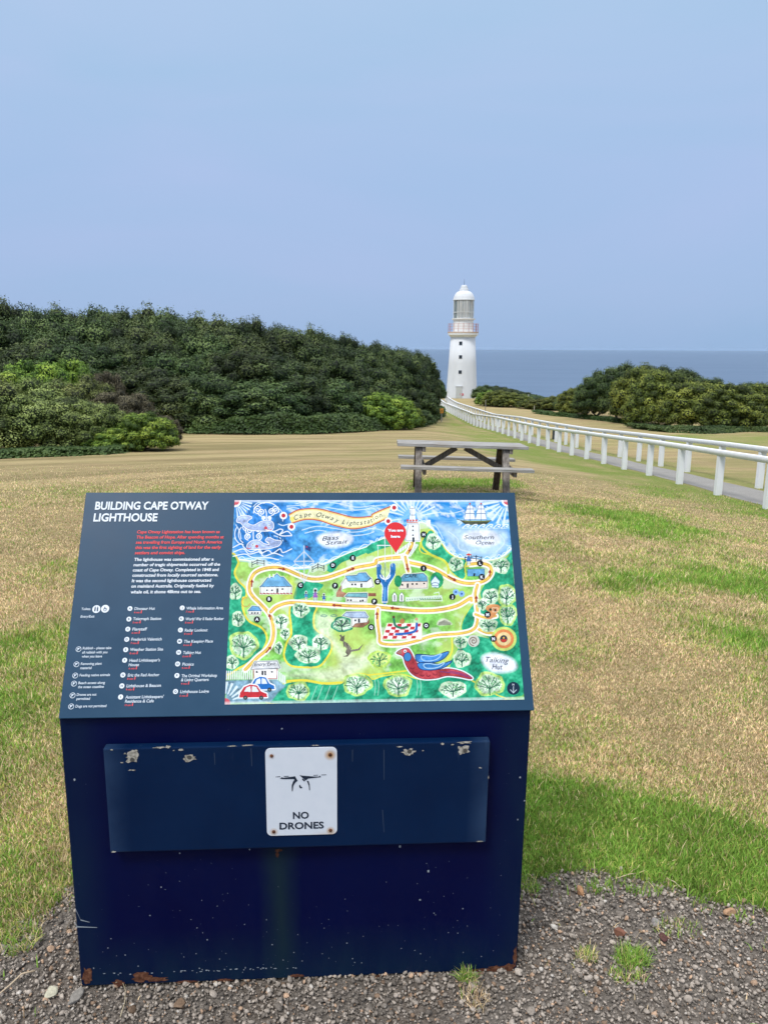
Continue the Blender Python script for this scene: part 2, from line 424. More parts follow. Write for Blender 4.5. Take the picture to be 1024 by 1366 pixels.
# ---- the painted map: pigment laid on the panel, drawn in the photograph's pixel space mapped to the panel plane
cor = [(313.5, 667), (676.5, 667.5), (698.5, 933.5), (299.5, 939.5)]
cu = [uv(*p) for p in cor]
U0 = (cu[0][0] + cu[3][0]) / 2; U1 = (cu[1][0] + cu[2][0]) / 2; V1 = (cu[0][1] + cu[1][1]) / 2; V0 = (cu[2][1] + cu[3][1]) / 2
Hm = homog([(U0, V1), (U1, V1), (U1, V0), (U0, V0)], cor)
NXM, NYM = 800, 560
uu, vv = np.meshgrid(np.linspace(U0, U1, NXM), np.linspace(V0, V1, NYM))
den = Hm[2, 0] * uu + Hm[2, 1] * vv + Hm[2, 2]
PXg = (Hm[0, 0] * uu + Hm[0, 1] * vv + Hm[0, 2]) / den
PYg = (Hm[1, 0] * uu + Hm[1, 1] * vv + Hm[1, 2]) / den
CV = np.zeros((NYM, NXM, 3))
n_a = fbm(PXg + 6 * np.sin(PYg / 7), PYg, 9, 1, 4); n_b = fbm(PXg, PYg, 3, 9, 3)
swx = PXg + 10 * vnoise(PXg, PYg, 30, 4); swy = PYg + 14 * vnoise(PXg, PYg, 26, 6)
n_s = fbm(swx / 4, swy, 4.5, 21, 3)                     # long sideways strokes
K = {2: (295, 655, 4.995), 3: (490, 655, 4.655), 4: (295, 795, 4.995), 5: (490, 795, 4.452), 6: (280, 650, 5.12), 7: (380, 740, 5.12), 8: (560, 740, 6.4), 0: (0, 0, 1)}
def k(c, pts):
    x0, y0, s = K[c]; p = np.array(pts, float).reshape(-1, 2) / s; p[:, 0] += x0; p[:, 1] += y0; return p
def smooth(p, closed=False, n=7):
    p = np.asarray(p, float)
    if len(p) < 3: return p
    q = np.vstack([p[-1], p, p[0], p[1]]) if closed else np.vstack([2 * p[0] - p[1], p, 2 * p[-1] - p[-2]])
    o = []
    for i in range(1, len(q) - 2):
        for t in np.linspace(0, 1, n, endpoint=False):
            a, b, c, d = q[i - 1:i + 3]
            o.append(.5 * (2 * b + (c - a) * t + (2 * a - 5 * b + 4 * c - d) * t * t + (3 * b - a - 3 * c + d) * t ** 3))
    if not closed: o.append(p[-1])
    return np.array(o)
def _sub(p, pad):
    # grid rows/cols that can be touched
    x0, y0 = p.min(0) - pad; x1, y1 = p.max(0) + pad
    m_ = (PXg >= x0) & (PXg <= x1) & (PYg >= y0) & (PYg <= y1)
    r = np.where(m_.any(1))[0]; c_ = np.where(m_.any(0))[0]
    if len(r) == 0 or len(c_) == 0: return None
    return slice(r[0], r[-1] + 1), slice(c_[0], c_[-1] + 1)
def inside(p, x, y):
    ins = np.zeros(x.shape, bool); j = len(p) - 1
    for i in range(len(p)):
        (xi, yi), (xj, yj) = p[i], p[j]
        if yi != yj:
            ins ^= ((yi > y) != (yj > y)) & (x < (xj - xi) * (y - yi) / (yj - yi) + xi)
        j = i
    return ins
def seg_d(p, x, y, closed=False):
    d = np.full(x.shape, 1e9); q = list(p) + ([p[0]] if closed else [])
    for a, b in zip(q[:-1], q[1:]):
        v = np.subtract(b, a); L2 = v @ v + 1e-9
        t = np.clip(((x - a[0]) * v[0] + (y - a[1]) * v[1]) / L2, 0, 1)
        d = np.minimum(d, (x - a[0] - t * v[0]) ** 2 + (y - a[1] - t * v[1]) ** 2)
    return np.sqrt(d)
def put(s, al, col, tex):
    c = lin(col)[None, None, :] * np.ones(al.shape + (1,))
    if tex:
        tt = (n_a[s] - .5) * tex + (n_b[s] - .5) * tex * .6
        c = np.clip(c * (1 + tt[..., None] * 1.6) + np.clip(tt, 0, 1)[..., None] * .12, 0, 1)
    CV[s] = CV[s] * (1 - al[..., None]) + c * al[..., None]
def poly(p, col, sm=True, tex=.5, soft=0.0, al=1.0):
    if sm: p = smooth(p, True)
    s = _sub(p, soft + 1)
    if s is None: return
    x, y = PXg[s], PYg[s]; ins = inside(p, x, y)
    if soft > 0:
        d = seg_d(p, x, y, True); d = np.where(ins, d, -d); a = np.clip(d / soft + .5, 0, 1) * al
    else: a = ins * al
    put(s, a, col, tex)
def line(p, w, col, sm=True, closed=False, al=1.0, tex=0.0, soft=.35):
    if sm: p = smooth(p, closed)
    s = _sub(p, w + 1)
    if s is None: return
    d = seg_d(p, PXg[s], PYg[s], closed and not sm)
    put(s, np.clip((w / 2 - d) / soft + .5, 0, 1) * al, col, tex)
def circ(c, rx, ry=None, n=16, a0=0, a1=2 * pi):
    ry = rx if ry is None else ry
    t = np.linspace(a0, a1, n, endpoint=abs(a1 - a0) < 2 * pi - .01)
    return np.stack([c[0] + rx * np.cos(t), c[1] + ry * np.sin(t)], 1)
def disc(c, r, col, ry=None, tex=0.0): poly(circ(c, r, ry, 24), col, False, tex, .5)
WHT = (238, 243, 248); SEA = (34, 136, 212); SEA2 = (120, 185, 228); TEAL = (36, 162, 122); GRN = (120, 190, 88); LIM = (188, 208, 72)
YEL = (226, 214, 70); PTH = (222, 178, 84); RED = (196, 52, 56); BLK = (24, 34, 48); PALE = (206, 224, 190)
# sea with swirling strokes
full = (slice(0, NYM), slice(0, NXM))
t = np.clip((n_s - .30) / .4, 0, 1)[..., None]
CV[:] = lin(SEA) * (1 - t) + lin((128, 192, 232)) * t
t = np.clip((n_a - .62) / .12, 0, 1)[..., None] * .6
CV[:] = CV * (1 - t) + lin(WHT) * t
poly(k(3, [(430, 200), (560, 225), (760, 235), (860, 250), (870, 330), (800, 400), (620, 400), (540, 350), (470, 260)]), (176, 208, 232), tex=.3, soft=9)
poly(k(2, [(430, 280), (560, 240), (900, 250), (1000, 270), (950, 330), (700, 420), (600, 470), (460, 440)]), (70, 150, 212), tex=.8, soft=8)
poly(k(2, [(130, 90), (420, 80), (460, 230), (470, 330), (430, 430), (200, 420), (100, 380), (90, 200)]), (40, 122, 196), tex=.9, soft=8)
# rays at three corners
def rays(c, a0, a1, n, r0, r1, w=2.2):
    for a in np.linspace(a0, a1, n):
        p = np.array([c[0] + r0 * cos(a), c[1] + r0 * sin(a)]); q = np.array([c[0] + r1 * cos(a), c[1] + r1 * sin(a)])
        nrm = np.array([-sin(a), cos(a)]) * w
        poly(np.array([p - nrm * .4, q - nrm, q + nrm, p + nrm * .4]), (214, 232, 244), False, .1, .8)
rays((315, 668), .15, 1.45, 7, 9, 22, 1.1); rays((677, 668), 1.75, 3.0, 6, 12, 34, 1.9)
rays((299, 937), -1.45, -.1, 6, 12, 34, 2.0); rays(k(3, [(278, 165)])[0], -2.9, -.2, 12, 12, 34, 1.2); rays(k(3, [(278, 165)])[0], 2.6, 3.4, 3, 14, 42, 1.2)
for c, r in (((314, 668), 6), ((677, 668), 6), ((300, 938), 7), ((698, 933), 7)):
    disc(c, r + 2.4, WHT); disc(c, r, (206, 92, 104))
# wave lines in the sea
for q in ([(440, 100), (520, 95), (640, 70), (760, 80), (900, 108), (1020, 96)], [(500, 85), (600, 60)], [(700, 108), (850, 128), (1020, 118)], [(540, 260), (640, 235), (760, 250), (860, 268)], [(560, 280), (640, 262), (700, 268)],
          [(840, 275), (930, 270), (1020, 245)], [(860, 300), (960, 290), (1020, 272)], [(440, 120), (480, 110), (520, 116)]):
    line(k(2, q), 1.1, (214, 232, 245), al=.85)
for q in ([(0, 110), (60, 92), (120, 86)], [(0, 230), (60, 236), (110, 250)], [(390, 210), (430, 225), (470, 300)], [(400, 130), (520, 140), (600, 120)], [(760, 100), (820, 160), (850, 230)],
          [(500, 250), (560, 300), (570, 360), (640, 380)], [(820, 270), (850, 320), (800, 380)]):
    line(k(3, q), 1.2, (214, 232, 245), al=.7)
# land
coast = [k(2, [(75, 452), (180, 462), (330, 492), (470, 512), (600, 505), (700, 478), (850, 415), (1000, 362)]), k(3, [(90, 300), (180, 270), (250, 225), (330, 195), (395, 228), (445, 300), (500, 372), (560, 412), (640, 425), (750, 430), (830, 412), (900, 352)])]
land = np.vstack(coast + [np.array([(720, 940), (690, 950), (290, 950), (290, 760)])])
cl = smooth(np.vstack(coast))
poly(np.vstack([cl, np.array([(720, 960), (280, 960)])]), GRN, False, .8)
line(cl, 5.0, (130, 195, 232), False); line(cl, 2.2, WHT, False)
sc = cl[::3]                                                        # scalloped surf along the shore
for i in range(0, len(sc) - 1):
    a_, b_ = sc[i], sc[i + 1]; mid_ = (a_ + b_) / 2 + np.array([0, -3.4 - 1.2 * (i % 2)])
    line(smooth(np.array([a_ + (0, -1.6), mid_, b_ + (0, -1.6)])), .9, (226, 238, 246), False)
t = np.clip((n_a - .5) / .25, 0, 1)
landmask = inside(np.vstack([cl, np.array([(720, 960), (280, 960)])]), PXg, PYg)
yl = np.clip((vnoise(PXg, PYg, 34, 44) - .42) / .3, 0, 1) * landmask
CV[:] = CV * (1 - .6 * yl[..., None]) + lin((206, 220, 120)) * .6 * yl[..., None]
wl = np.clip((fbm(PXg + 8 * n_b, PYg * 1.4, 22, 45, 3) - .56) / .14, 0, 1) * landmask
CV[:] = CV * (1 - .55 * wl[..., None]) + lin((218, 234, 214)) * .55 * wl[..., None]
# teal woods
def zone(p, border=YEL, bw=2.6, col=TEAL):
    q = smooth(p, True)
    if border: line(q, bw * 2, border, False, True, .95, .3)
    poly(q, col, False, .9)
zone(np.vstack([k(2, [(60, 450), (110, 470), (85, 540), (110, 600), (158, 650), (160, 700)]), k(4, [(140, 10), (140, 90), (180, 170), (270, 220), (298, 290), (260, 370), (190, 430), (120, 470), (20, 500), (20, 200)])]))
zone(np.vstack([k(4, [(478, 58), (560, 68), (628, 70), (612, 130), (615, 210), (660, 255), (720, 290), (728, 350), (690, 420), (640, 465), (540, 468), (460, 455), (425, 400), (440, 320), (472, 260), (470, 180), (462, 110)])]))
zone(k(7, [(75, 230), (100, 190), (170, 180), (240, 195), (260, 215), (180, 290), (130, 298), (60, 300)]), None)
zone(k(2, [(700, 520), (740, 470), (860, 412), (1020, 360), (1060, 350), (1060, 372), (900, 440), (800, 480), (740, 540)]), None)
zone(k(3, [(95, 300), (170, 290), (230, 262), (240, 300), (180, 330), (60, 370), (0, 390), (0, 345)]), None)
zone(k(3, [(395, 245), (440, 300), (495, 380), (560, 420), (610, 430), (600, 470), (605, 530), (580, 545), (520, 500), (500, 450), (420, 400), (340, 380), (330, 340), (360, 280)]), (214, 212, 70), 1.5)
zone(k(3, [(700, 440), (770, 440), (860, 420), (895, 375), (900, 460), (915, 690), (860, 720), (740, 700), (700, 640), (740, 560), (770, 500), (740, 450)]), None)
zone(k(5, [(640, 60), (900, 40), (910, 200), (925, 330), (930, 560), (880, 600), (740, 605), (600, 600), (560, 560), (500, 500), (490, 400), (530, 330), (560, 250), (650, 240), (720, 250), (640, 180)]), None)
zone(k(5, [(560, 200), (575, 130), (640, 40), (645, 110), (640, 170), (610, 195)]), (190, 210, 80), 1.6)
zone(np.vstack([k(4, [(330, 712), (380, 620), (440, 580), (560, 572), (680, 590), (800, 585), (830, 545), (900, 520), (970, 530), (1010, 560)]), k(5, [(90, 480), (200, 470), (330, 500), (520, 470), (640, 520), (760, 590), (800, 618), (500, 625), (0, 640)])]), (210, 214, 80), 1.8)
# pale washes on the open ground
poly(k(4, [(640, 120), (760, 160), (740, 260), (900, 400), (1020, 300), (1024, 420), (800, 560), (560, 545), (420, 530), (560, 500), (780, 470), (740, 330), (640, 240)]), (214, 228, 196), tex=.6, soft=10, al=.75)
poly(k(7, [(0, 160), (60, 140), (60, 280), (0, 300)]), (214, 226, 90), tex=.5, soft=8, al=.6)
# white strokes in the bottom wood
for cx in (600, 640, 690, 740): line(k(4, [(cx, 690), (cx + 20, 640), (cx + 35, 600)]), 1.2, (170, 220, 200), al=.6)
for cx in (40, 60, 290, 310): line(k(5, [(cx, 590), (cx + 6, 540), (cx + 2, 500)]), 1.1, (170, 220, 200), al=.6)
# paths: white verge, ochre track, yellow heart
def track(p, w=4.2):
    q = smooth(p); line(q, w + 4.6, (236, 240, 226), False); line(q, w, (216, 158, 78), False, tex=.4); line(q, w * .5, (230, 204, 92), False, tex=.3)
p_up = np.vstack([k(4, [(160, 490), (240, 410), (310, 350), (345, 280), (345, 190), (320, 120), (270, 60), (215, 5)]), k(2, [(190, 660), (195, 600), (225, 545), (290, 515), (370, 508), (440, 525), (520, 560), (600, 585), (690, 580), (800, 545), (900, 510), (1020, 487)]), k(3, [(60, 430), (130, 418), (220, 408), (250, 385), (270, 350), (278, 322)])])
p_low = np.vstack([k(4, [(330, 105), (370, 70), (450, 45), (560, 48), (700, 56), (850, 66), (1010, 70)]), k(5, [(60, 66), (140, 74), (300, 88), (420, 84), (530, 60), (610, 15)]), k(8, [(440, 390), (475, 330), (490, 270), (500, 240)])])
p_mid = np.vstack([k(3, [(225, 405), (250, 440), (330, 460), (420, 490), (520, 545), (600, 572), (680, 572), (740, 550), (770, 505), (755, 465), (700, 450), (640, 455)])])
p_r = k(8, [(490, 260), (472, 330), (480, 420), (490, 500), (492, 570), (480, 620), (560, 665), (640, 670)])
p_loop = np.vstack([k(5, [(62, 80), (60, 150), (70, 230), (80, 280), (180, 288), (280, 270), (400, 235), (540, 225), (620, 205), (650, 160), (650, 60)])])
for p in (p_up, p_low, p_mid): track(p)
track(p_r, 3.6); track(p_loop, 3.6); track(k(3, [(235, 410), (245, 460), (255, 500)]), 3.4); track(k(5, [(640, 110), (700, 130), (760, 120)]), 3.2)
line(k(5, [(0, 470), (80, 462), (230, 445)]), 2.0, YEL, al=.9); line(k(5, [(500, 250), (500, 330), (470, 380)]), 2.2, (226, 222, 80))
line(k(4, [(440, 565), (560, 560), (680, 580), (800, 575)]), 2.4, YEL)
line(k(3, [(330, 300), (340, 350), (400, 400), (470, 430), (500, 470), (500, 510)]), 3.0, (206, 212, 74), tex=.4)
# arrows on the tracks
def arrow(a_, b_, col=(150, 48, 40)):
    a_ = np.array(a_, float); b_ = np.array(b_, float); d = b_ - a_; ln = np.hypot(*d); d /= ln; nn_ = np.array([-d[1], d[0]])
    line(np.array([a_, b_ - d * 2]), 1.7, col, False); poly(np.array([b_, b_ - d * 4.4 + nn_ * 2.6, b_ - d * 4.4 - nn_ * 2.6]), col, False, 0)
def arr(c, a_, b_): q = k(c, [a_, b_]); arrow(q[0], q[1])
arr(2, (205, 635), (207, 585)); arr(2, (385, 515), (432, 522)); arr(2, (840, 533), (892, 512)); arr(4, (328, 155), (320, 115)); arr(4, (300, 375), (335, 335)); arr(4, (798, 65), (736, 60))
arr(5, (185, 76), (133, 70)); arr(5, (56, 135), (56, 92)); arr(3, (258, 388), (270, 358)); arr(3, (244, 455), (252, 500)); arr(3, (500, 530), (552, 560)); arr(3, (758, 530), (760, 488)); arr(8, (480, 400), (480, 348))
# trees of the map
def mtree(c, ctr, rx, ry, halo=(150, 210, 110), ink=(24, 92, 70), n=9, trunk=1.0, fill=(206, 232, 206)):
    x0, y0, s = K[c]; cx, cy = ctr[0] / s + x0, ctr[1] / s + y0; rx /= s; ry /= s
    r_ = random.Random(int(cx * 7 + cy)); wv = [r_.uniform(0, 6.28) for _ in range(3)]
    def rim(f_, e_):
        t_ = np.linspace(0, 2 * pi, 30, endpoint=False); q_ = 1 + .06 * np.sin(3 * t_ + wv[0]) + .05 * np.sin(5 * t_ + wv[1]) + .03 * np.sin(9 * t_ + wv[2])
        return np.stack([cx + (rx * f_ + e_) * q_ * np.cos(t_), cy + (ry * f_ + e_) * q_ * np.sin(t_)], 1)
    poly(rim(1, 1.3), halo, False, .9, .8); poly(rim(.84, 0), fill, False, 1.0, 2.5)
    b0 = np.array([cx + r_.uniform(-.5, .5), cy + ry * .95]); f0 = np.array([cx + r_.uniform(-.8, .8), cy + ry * r_.uniform(.2, .38)])
    for i in range(int(rx * ry * .35)):                           # leaf dots
        a_ = r_.uniform(0, 2 * pi); q_ = math.sqrt(r_.random()) * .88; p_ = (cx + rx * q_ * cos(a_), cy + ry * q_ * sin(a_)); disc(p_, r_.uniform(.5, .9), (96, 182, 110))
    line(np.array([b0, (b0 + f0) / 2 + (r_.uniform(-.4, .4), 0), f0]), 1.7 * trunk, ink)
    for i in range(n):
        a_ = pi * .94 + (i + .5) / n * pi * 1.12 + r_.uniform(-.12, .12); rr = r_.uniform(.68, .94)
        e_ = np.array([cx + rx * rr * cos(a_), cy + ry * rr * sin(a_) * .95 + ry * .06]); bend = r_.uniform(-1.3, 1.3)
        nr_ = np.array([-sin(a_), cos(a_)]); mdl = f0 * .5 + e_ * .5 + nr_ * bend
        line(np.array([f0 + (0, r_.uniform(0, 1.5)), mdl, e_]), .95 * trunk, ink)
        for q_ in (.35, .6, .8):
            if r_.random() < .8:
                s0 = mdl * (1 - q_) + e_ * q_; sd_ = r_.choice((-.7, .7)); line(np.array([s0, s0 + 2.3 * np.array([cos(a_ + sd_), sin(a_ + sd_)])]), .6, ink, False)
for c, ctr, rx, ry in ((2, (95, 670), 38, 48), (4, (113, 152), 36, 46), (4, (148, 325), 92, 88), (4, (72, 440), 36, 42), (4, (400, 170), 44, 46), (4, (425, 250), 26, 34), (4, (382, 345), 22, 36), (4, (530, 92), 50, 44),
                       (4, (515, 310), 56, 48), (4, (662, 310), 52, 48), (4, (580, 392), 78, 52), (4, (512, 635), 72, 58), (4, (905, 590), 92, 68), (5, (180, 532), 78, 62), (5, (505, 555), 76, 44), (5, (722, 525), 84, 66),
                       (5, (560, 375), 48, 46), (5, (552, 275), 36, 32), (5, (832, 110), 50, 62), (5, (715, 175), 50, 34), (5, (680, 50), 24, 30), (3, (410, 315), 42, 46), (3, (548, 455), 40, 38), (3, (828, 465), 50, 44), (3, (765, 655), 46, 44), (3, (865, 650), 54, 66)):
    mtree(c, ctr, rx, ry, halo=(178, 218, 120) if ry > 55 else (196, 224, 190), n=9 if rx > 45 else 7)
mtree(4, (805, 190), 66, 46, (20, 130, 100), (20, 60, 60)); mtree(5, (70, 375), 62, 46, (176, 214, 96), n=6, fill=(196, 222, 130))
# whales and spouts
def curl(c, ctr, r, dirn, w=1.0, col=WHT):
    x0, y0, s = K[c]; cx, cy = ctr[0] / s + x0, ctr[1] / s + y0; r /= s
    tt_ = np.linspace(0, 3.4 * pi, 26); rr = r * (1 - tt_ / (3.9 * pi)); a_ = pi / 2 + dirn * -tt_
    line(np.stack([cx + rr * np.cos(a_) * -1, cy + rr * np.sin(a_)], 1), w, col, False)
for cx, cy, r in ((355, 170, 26), (422, 165, 26), (370, 208, 14), (408, 208, 14)): curl(6, (cx, cy), r, 1 if cx < 390 else -1, 1.3)
for cx, cy, r in ((270, 295, 28), (332, 290, 24), (262, 335, 24), (335, 335, 24)): curl(6, (cx, cy), r, 1 if cx < 300 else -1, 1.3)
line(k(6, [(388, 225), (388, 175), (380, 150)]), 1.2, WHT); line(k(6, [(300, 365), (298, 320), (300, 285)]), 1.2, WHT)
for cx, cy, r, d_ in ((330, 150, 30, 1), (448, 150, 28, -1), (250, 270, 26, 1), (350, 262, 22, -1), (240, 205, 22, 1), (405, 358, 22, 1), (455, 375, 18, -1)): curl(6, (cx, cy), r, d_, 1.1)
for q_ in ([(180, 120), (215, 150), (225, 190)], [(180, 255), (205, 300), (215, 350)], [(455, 130), (495, 170), (500, 230)], [(470, 250), (500, 260), (540, 250)], [(300, 130), (330, 105), (375, 108)], [(170, 345), (200, 380), (230, 392)], [(440, 330), (480, 345), (500, 365)]): line(k(6, q_), 1.1, (206, 228, 244))
for a0_, a1_, rr_ in ((pi * 1.02, pi * 1.6, 88), (pi * 1.4, pi * 1.95, 88)): line(circ(k(6, [(388, 180)])[0], rr_ / 5.12, rr_ / 5.8, 10, a0_, a1_), 1.1, WHT)
line(circ(k(6, [(300, 320)])[0], 20, 16, 10, pi * .75, pi * 1.2), 1.0, WHT); line(circ(k(6, [(300, 320)])[0], 25, 20, 10, pi * .8, pi * 1.15), .9, WHT)
w1p = [(200, 205), (240, 195), (285, 205), (262, 222), (255, 245), (300, 262), (350, 238), (400, 228), (430, 245), (430, 280), (400, 294), (330, 292), (270, 285), (235, 262), (215, 240), (190, 232)]
w2p = [(262, 412), (262, 390), (290, 368), (335, 365), (370, 388), (410, 392), (402, 372), (385, 362), (405, 345), (440, 362), (485, 370), (470, 395), (440, 405), (400, 415), (340, 418), (290, 420)]
for p_ in (w1p, w2p):
    q = k(6, p_); line(q, 2.6, WHT, True, True); poly(q, (170, 190, 232), tex=.9); line(q, .5, (90, 100, 150), True, True)
for c_, r in (((383, 277), 2.2), ((322, 402), 2.2)): disc(k(6, [c_])[0], r, (196, 74, 84))
for c_ in ((408, 262), (294, 392)): disc(k(6, [c_])[0], 1.5, WHT); disc(k(6, [c_])[0], .8, BLK)
line(k(6, [(395, 285), (408, 292), (420, 286)]), .9, RED); line(k(6, [(252, 412), (268, 418), (282, 412)]), .9, RED)
for q in ([(385, 290), (440, 300), (480, 285), (500, 295), (480, 320), (530, 300), (560, 325)], [(430, 300), (490, 330), (560, 330)], [(160, 410), (215, 385), (235, 410), (280, 440), (330, 425), (350, 450), (400, 430), (430, 450), (480, 420), (500, 445), (560, 420)],
          [(340, 420), (360, 450)], [(165, 440), (230, 420), (270, 455), (340, 440), (370, 470), (440, 450), (500, 470)], [(160, 470), (240, 455), (300, 480), (400, 480), (470, 495)]):
    line(k(6, q), 1.3, WHT, al=.92)
for x_, y_ in ((375, 310), (400, 315), (425, 318), (470, 335), (490, 345), (510, 350), (268, 155), (255, 165)): line(k(6, [(x_, y_), (x_ + 4, y_ + 24)]), 1.0, (20, 50, 90), False)
# banner
bt = np.vstack([k(2, [(455, 155), (520, 125), (640, 118), (760, 145), (880, 175), (1000, 170)]), k(3, [(30, 146), (80, 122), (150, 95)])])
bb = np.vstack([k(2, [(470, 215), (560, 190), (650, 195), (760, 230), (880, 252), (1000, 232)]), k(3, [(40, 208), (122, 172)])])
bt_, bb_ = smooth(bt), smooth(bb)
poly(np.vstack([bt_, bb_[::-1]]), (236, 234, 190), False, .35); line(bt_, 1.6, (190, 92, 52), False); line(bb_, 1.6, (190, 92, 52), False)
line(bt_ + (0, 1.7), .9, (236, 196, 90), False); line(bb_ - (0, 1.7), .9, (236, 196, 90), False); disc(k(2, [(475, 185)])[0], 3.2, (236, 222, 120))
for c_ in (k(2, [(417, 163)])[0], k(2, [(470, 238)])[0], k(3, [(167, 104)])[0], k(3, [(130, 188)])[0]): disc(c_, 5, WHT); disc(c_, 2.8, (186, 50, 62))
# clouds behind names
for q in (k(2, [(640, 310), (700, 280), (800, 275), (865, 295), (875, 330), (830, 365), (720, 378), (660, 350)]), k(3, [(585, 285), (640, 250), (760, 245), (820, 290), (810, 330), (720, 350), (620, 330)]), k(5, [(680, 360), (750, 340), (850, 370), (885, 420), (850, 450), (750, 455), (690, 410)])):
    poly(q, (222, 230, 242), tex=.5, soft=5)
# little lighthouse of the map with its gallery
lh = k(3, [(252, 205), (318, 205), (325, 310), (240, 310)]); line(lh, 2.4, WHT, False, True); poly(lh, (232, 238, 240), False, .15); line(lh, .6, (90, 110, 120), False, True)
poly(k(3, [(258, 190), (265, 150), (262, 108), (276, 92), (296, 108), (296, 150), (300, 190)]), WHT, False, .1); line(k(3, [(262, 108), (296, 108)]), .8, (60, 90, 110), False); line(k(3, [(268, 150), (294, 150)]), .8, (60, 90, 110), False)
for x_ in (250, 268, 286, 304): disc(k(3, [(x_, 184)])[0], 1.5, (206, 90, 90))
line(k(3, [(246, 196), (312, 196)]), 1.2, (206, 120, 90), False)
for y_ in (220, 245, 275): disc(k(3, [(283, y_)])[0], 1.1, BLK)
poly(k(3, [(280, 288), (292, 288), (294, 318), (280, 318)]), BLK, False, 0); poly(k(3, [(366, 185), (392, 180), (392, 218), (370, 218)]), WHT, False, .1); line(k(3, [(268, 118), (268, 145)]), .8, (40, 80, 100), False); line(k(3, [(280, 112), (280, 190)]), .5, (90, 120, 130), False)
# pickets beside the tower walk
for a_, b_ in (((180, 385), (262, 330)), ((262, 400), (305, 338))):
    q = k(3, [a_, b_]); line(q, 4, (232, 240, 236), False)
    for t_ in np.linspace(0, 1, 6): p_ = q[0] * (1 - t_) + q[1] * t_; line(np.array([p_ - (0, 2.4), p_ + (0, 2.2)]), .5, (90, 150, 120), False)
# sailing ship
poly(k(3, [(575, 182), (640, 186), (770, 184), (740, 208), (640, 212), (600, 205)]), (70, 78, 60), False, .4); line(k(3, [(590, 188), (760, 188)]), .8, (150, 160, 90), False); line(k(3, [(555, 176), (600, 190)]), .7, BLK, False)
for mx in (636, 705):
    line(k(3, [(mx, 80), (mx, 186)]), .7, (60, 50, 50), False); disc(k(3, [(mx, 80)])[0], 1.1, RED)
    for j, (yt, yb, w0, w1_) in enumerate(((90, 112, 14, 22), (114, 140, 20, 30), (142, 178, 26, 36))):
        q = k(3, [(mx - w0, yt), (mx + w0, yt), (mx + w1_, yb), (mx - w1_, yb)]); poly(q, (232, 240, 250), False, .1); line(q, .5, (70, 100, 140), False, True)
        line(k(3, [(mx, yt), (mx, yb)]), .5, (70, 100, 140), False)
for i in range(6):
    x_ = 590 + i * 48; line(k(3, [(x_, 232), (x_ + 22, 212), (x_ + 42, 210), (x_ + 36, 224), (x_ + 28, 220)]), 1.1, WHT); line(k(3, [(x_, 236), (x_ + 46, 230)]), .8, (200, 225, 240))
# black discs that carry the letters
MARK = {'B': (2, (320, 720)), 'C': (2, (529, 628)), 'D': (2, (745, 495)), 'E': (2, (877, 447)), 'F': (2, (759, 631)), 'A': (4, (239, 156)), 'P': (7, (610, 320)), 'G': (7, (632, 184)), 'Q': (7, (588, 495)), 'H': (3, (349, 271)), 'I': (3, (348, 481)),
        'L': (3, (698, 450)), 'K': (3, (709, 535)), 'J': (8, (275, 361)), 'M': (8, (575, 513)), 'O': (8, (52, 606)), 'N': (8, (625, 719))}
# blue crooked channel with anchor
q = k(3, [(60, 460), (62, 540), (95, 590), (92, 690), (122, 690), (128, 590), (170, 520), (172, 455), (145, 455), (140, 510), (110, 552), (88, 510), (85, 462)])
line(q, 1.4, WHT, False, True); poly(q, (36, 112, 180), True, .5); line(k(3, [(108, 600), (106, 680)]), 1.2, (120, 180, 220)); line(k(3, [(92, 690), (122, 690)]), 1, WHT, False)
def mast(c, x_, yt, yb, w_, col=(226, 234, 238)):
    for a_, b_ in (((x_, yt), (x_, yb)), ((x_ - w_, yt + (yb - yt) * .42), (x_ + w_, yt + (yb - yt) * .42)), ((x_ - w_, yt + (yb - yt) * .42), (x_, yb)), ((x_ + w_, yt + (yb - yt) * .42), (x_, yb)), ((x_, yt + (yb - yt) * .15), (x_ + w_, yt + (yb - yt) * .42)), ((x_, yt + (yb - yt) * .15), (x_ - w_, yt + (yb - yt) * .42)), ((x_ - w_ * .4, yt + (yb - yt) * .55), (x_ + w_ * .4, yt + (yb - yt) * .55))):
        line(k(c, [a_, b_]), 1.2, col, False); line(k(c, [a_, b_]), .35, (90, 120, 150), False)
mast(2, 553, 365, 610, 65); poly(k(2, [(560, 358), (600, 375), (596, 405), (562, 388)]), (40, 70, 130), False, .3); disc(k(2, [(572, 372)])[0], .9, RED)
for x_ in (65, 150): line(k(3, [(x_, 340), (x_ + 4, 470)]), .7, (214, 226, 226), False)
line(k(3, [(62, 338), (155, 338)]), 1.3, (220, 228, 230), False); line(k(3, [(108, 270), (112, 560)]), 1.1, (210, 220, 226), False); disc(k(3, [(110, 500)])[0], 6, (190, 220, 150), tex=.5); line(circ(k(3, [(110, 520)])[0], 6.5, 6, 9, .1, pi - .1), 1.4, WHT); line(k(3, [(110, 450), (110, 545)]), .8, (70, 130, 130), False)
# black rail fences
def rails(c, pts):
    q = k(c, pts)
    for p_ in q: line(np.array([p_ - (0, 3.6), p_ + (0, 3.6)]), 1.0, BLK, False)
    line(q - (0, 2.2), .9, BLK, False); line(q + (0, .8), .9, BLK, False)
for c, p_ in ((2, [(207, 487), (242, 472), (288, 478)]), (2, [(608, 520), (645, 500), (686, 512)])):
    line(k(c, p_), 10, (214, 230, 214), False, al=.6); rails(c, p_)
rails(3, [(605, 425), (640, 415), (675, 418), (708, 425)])
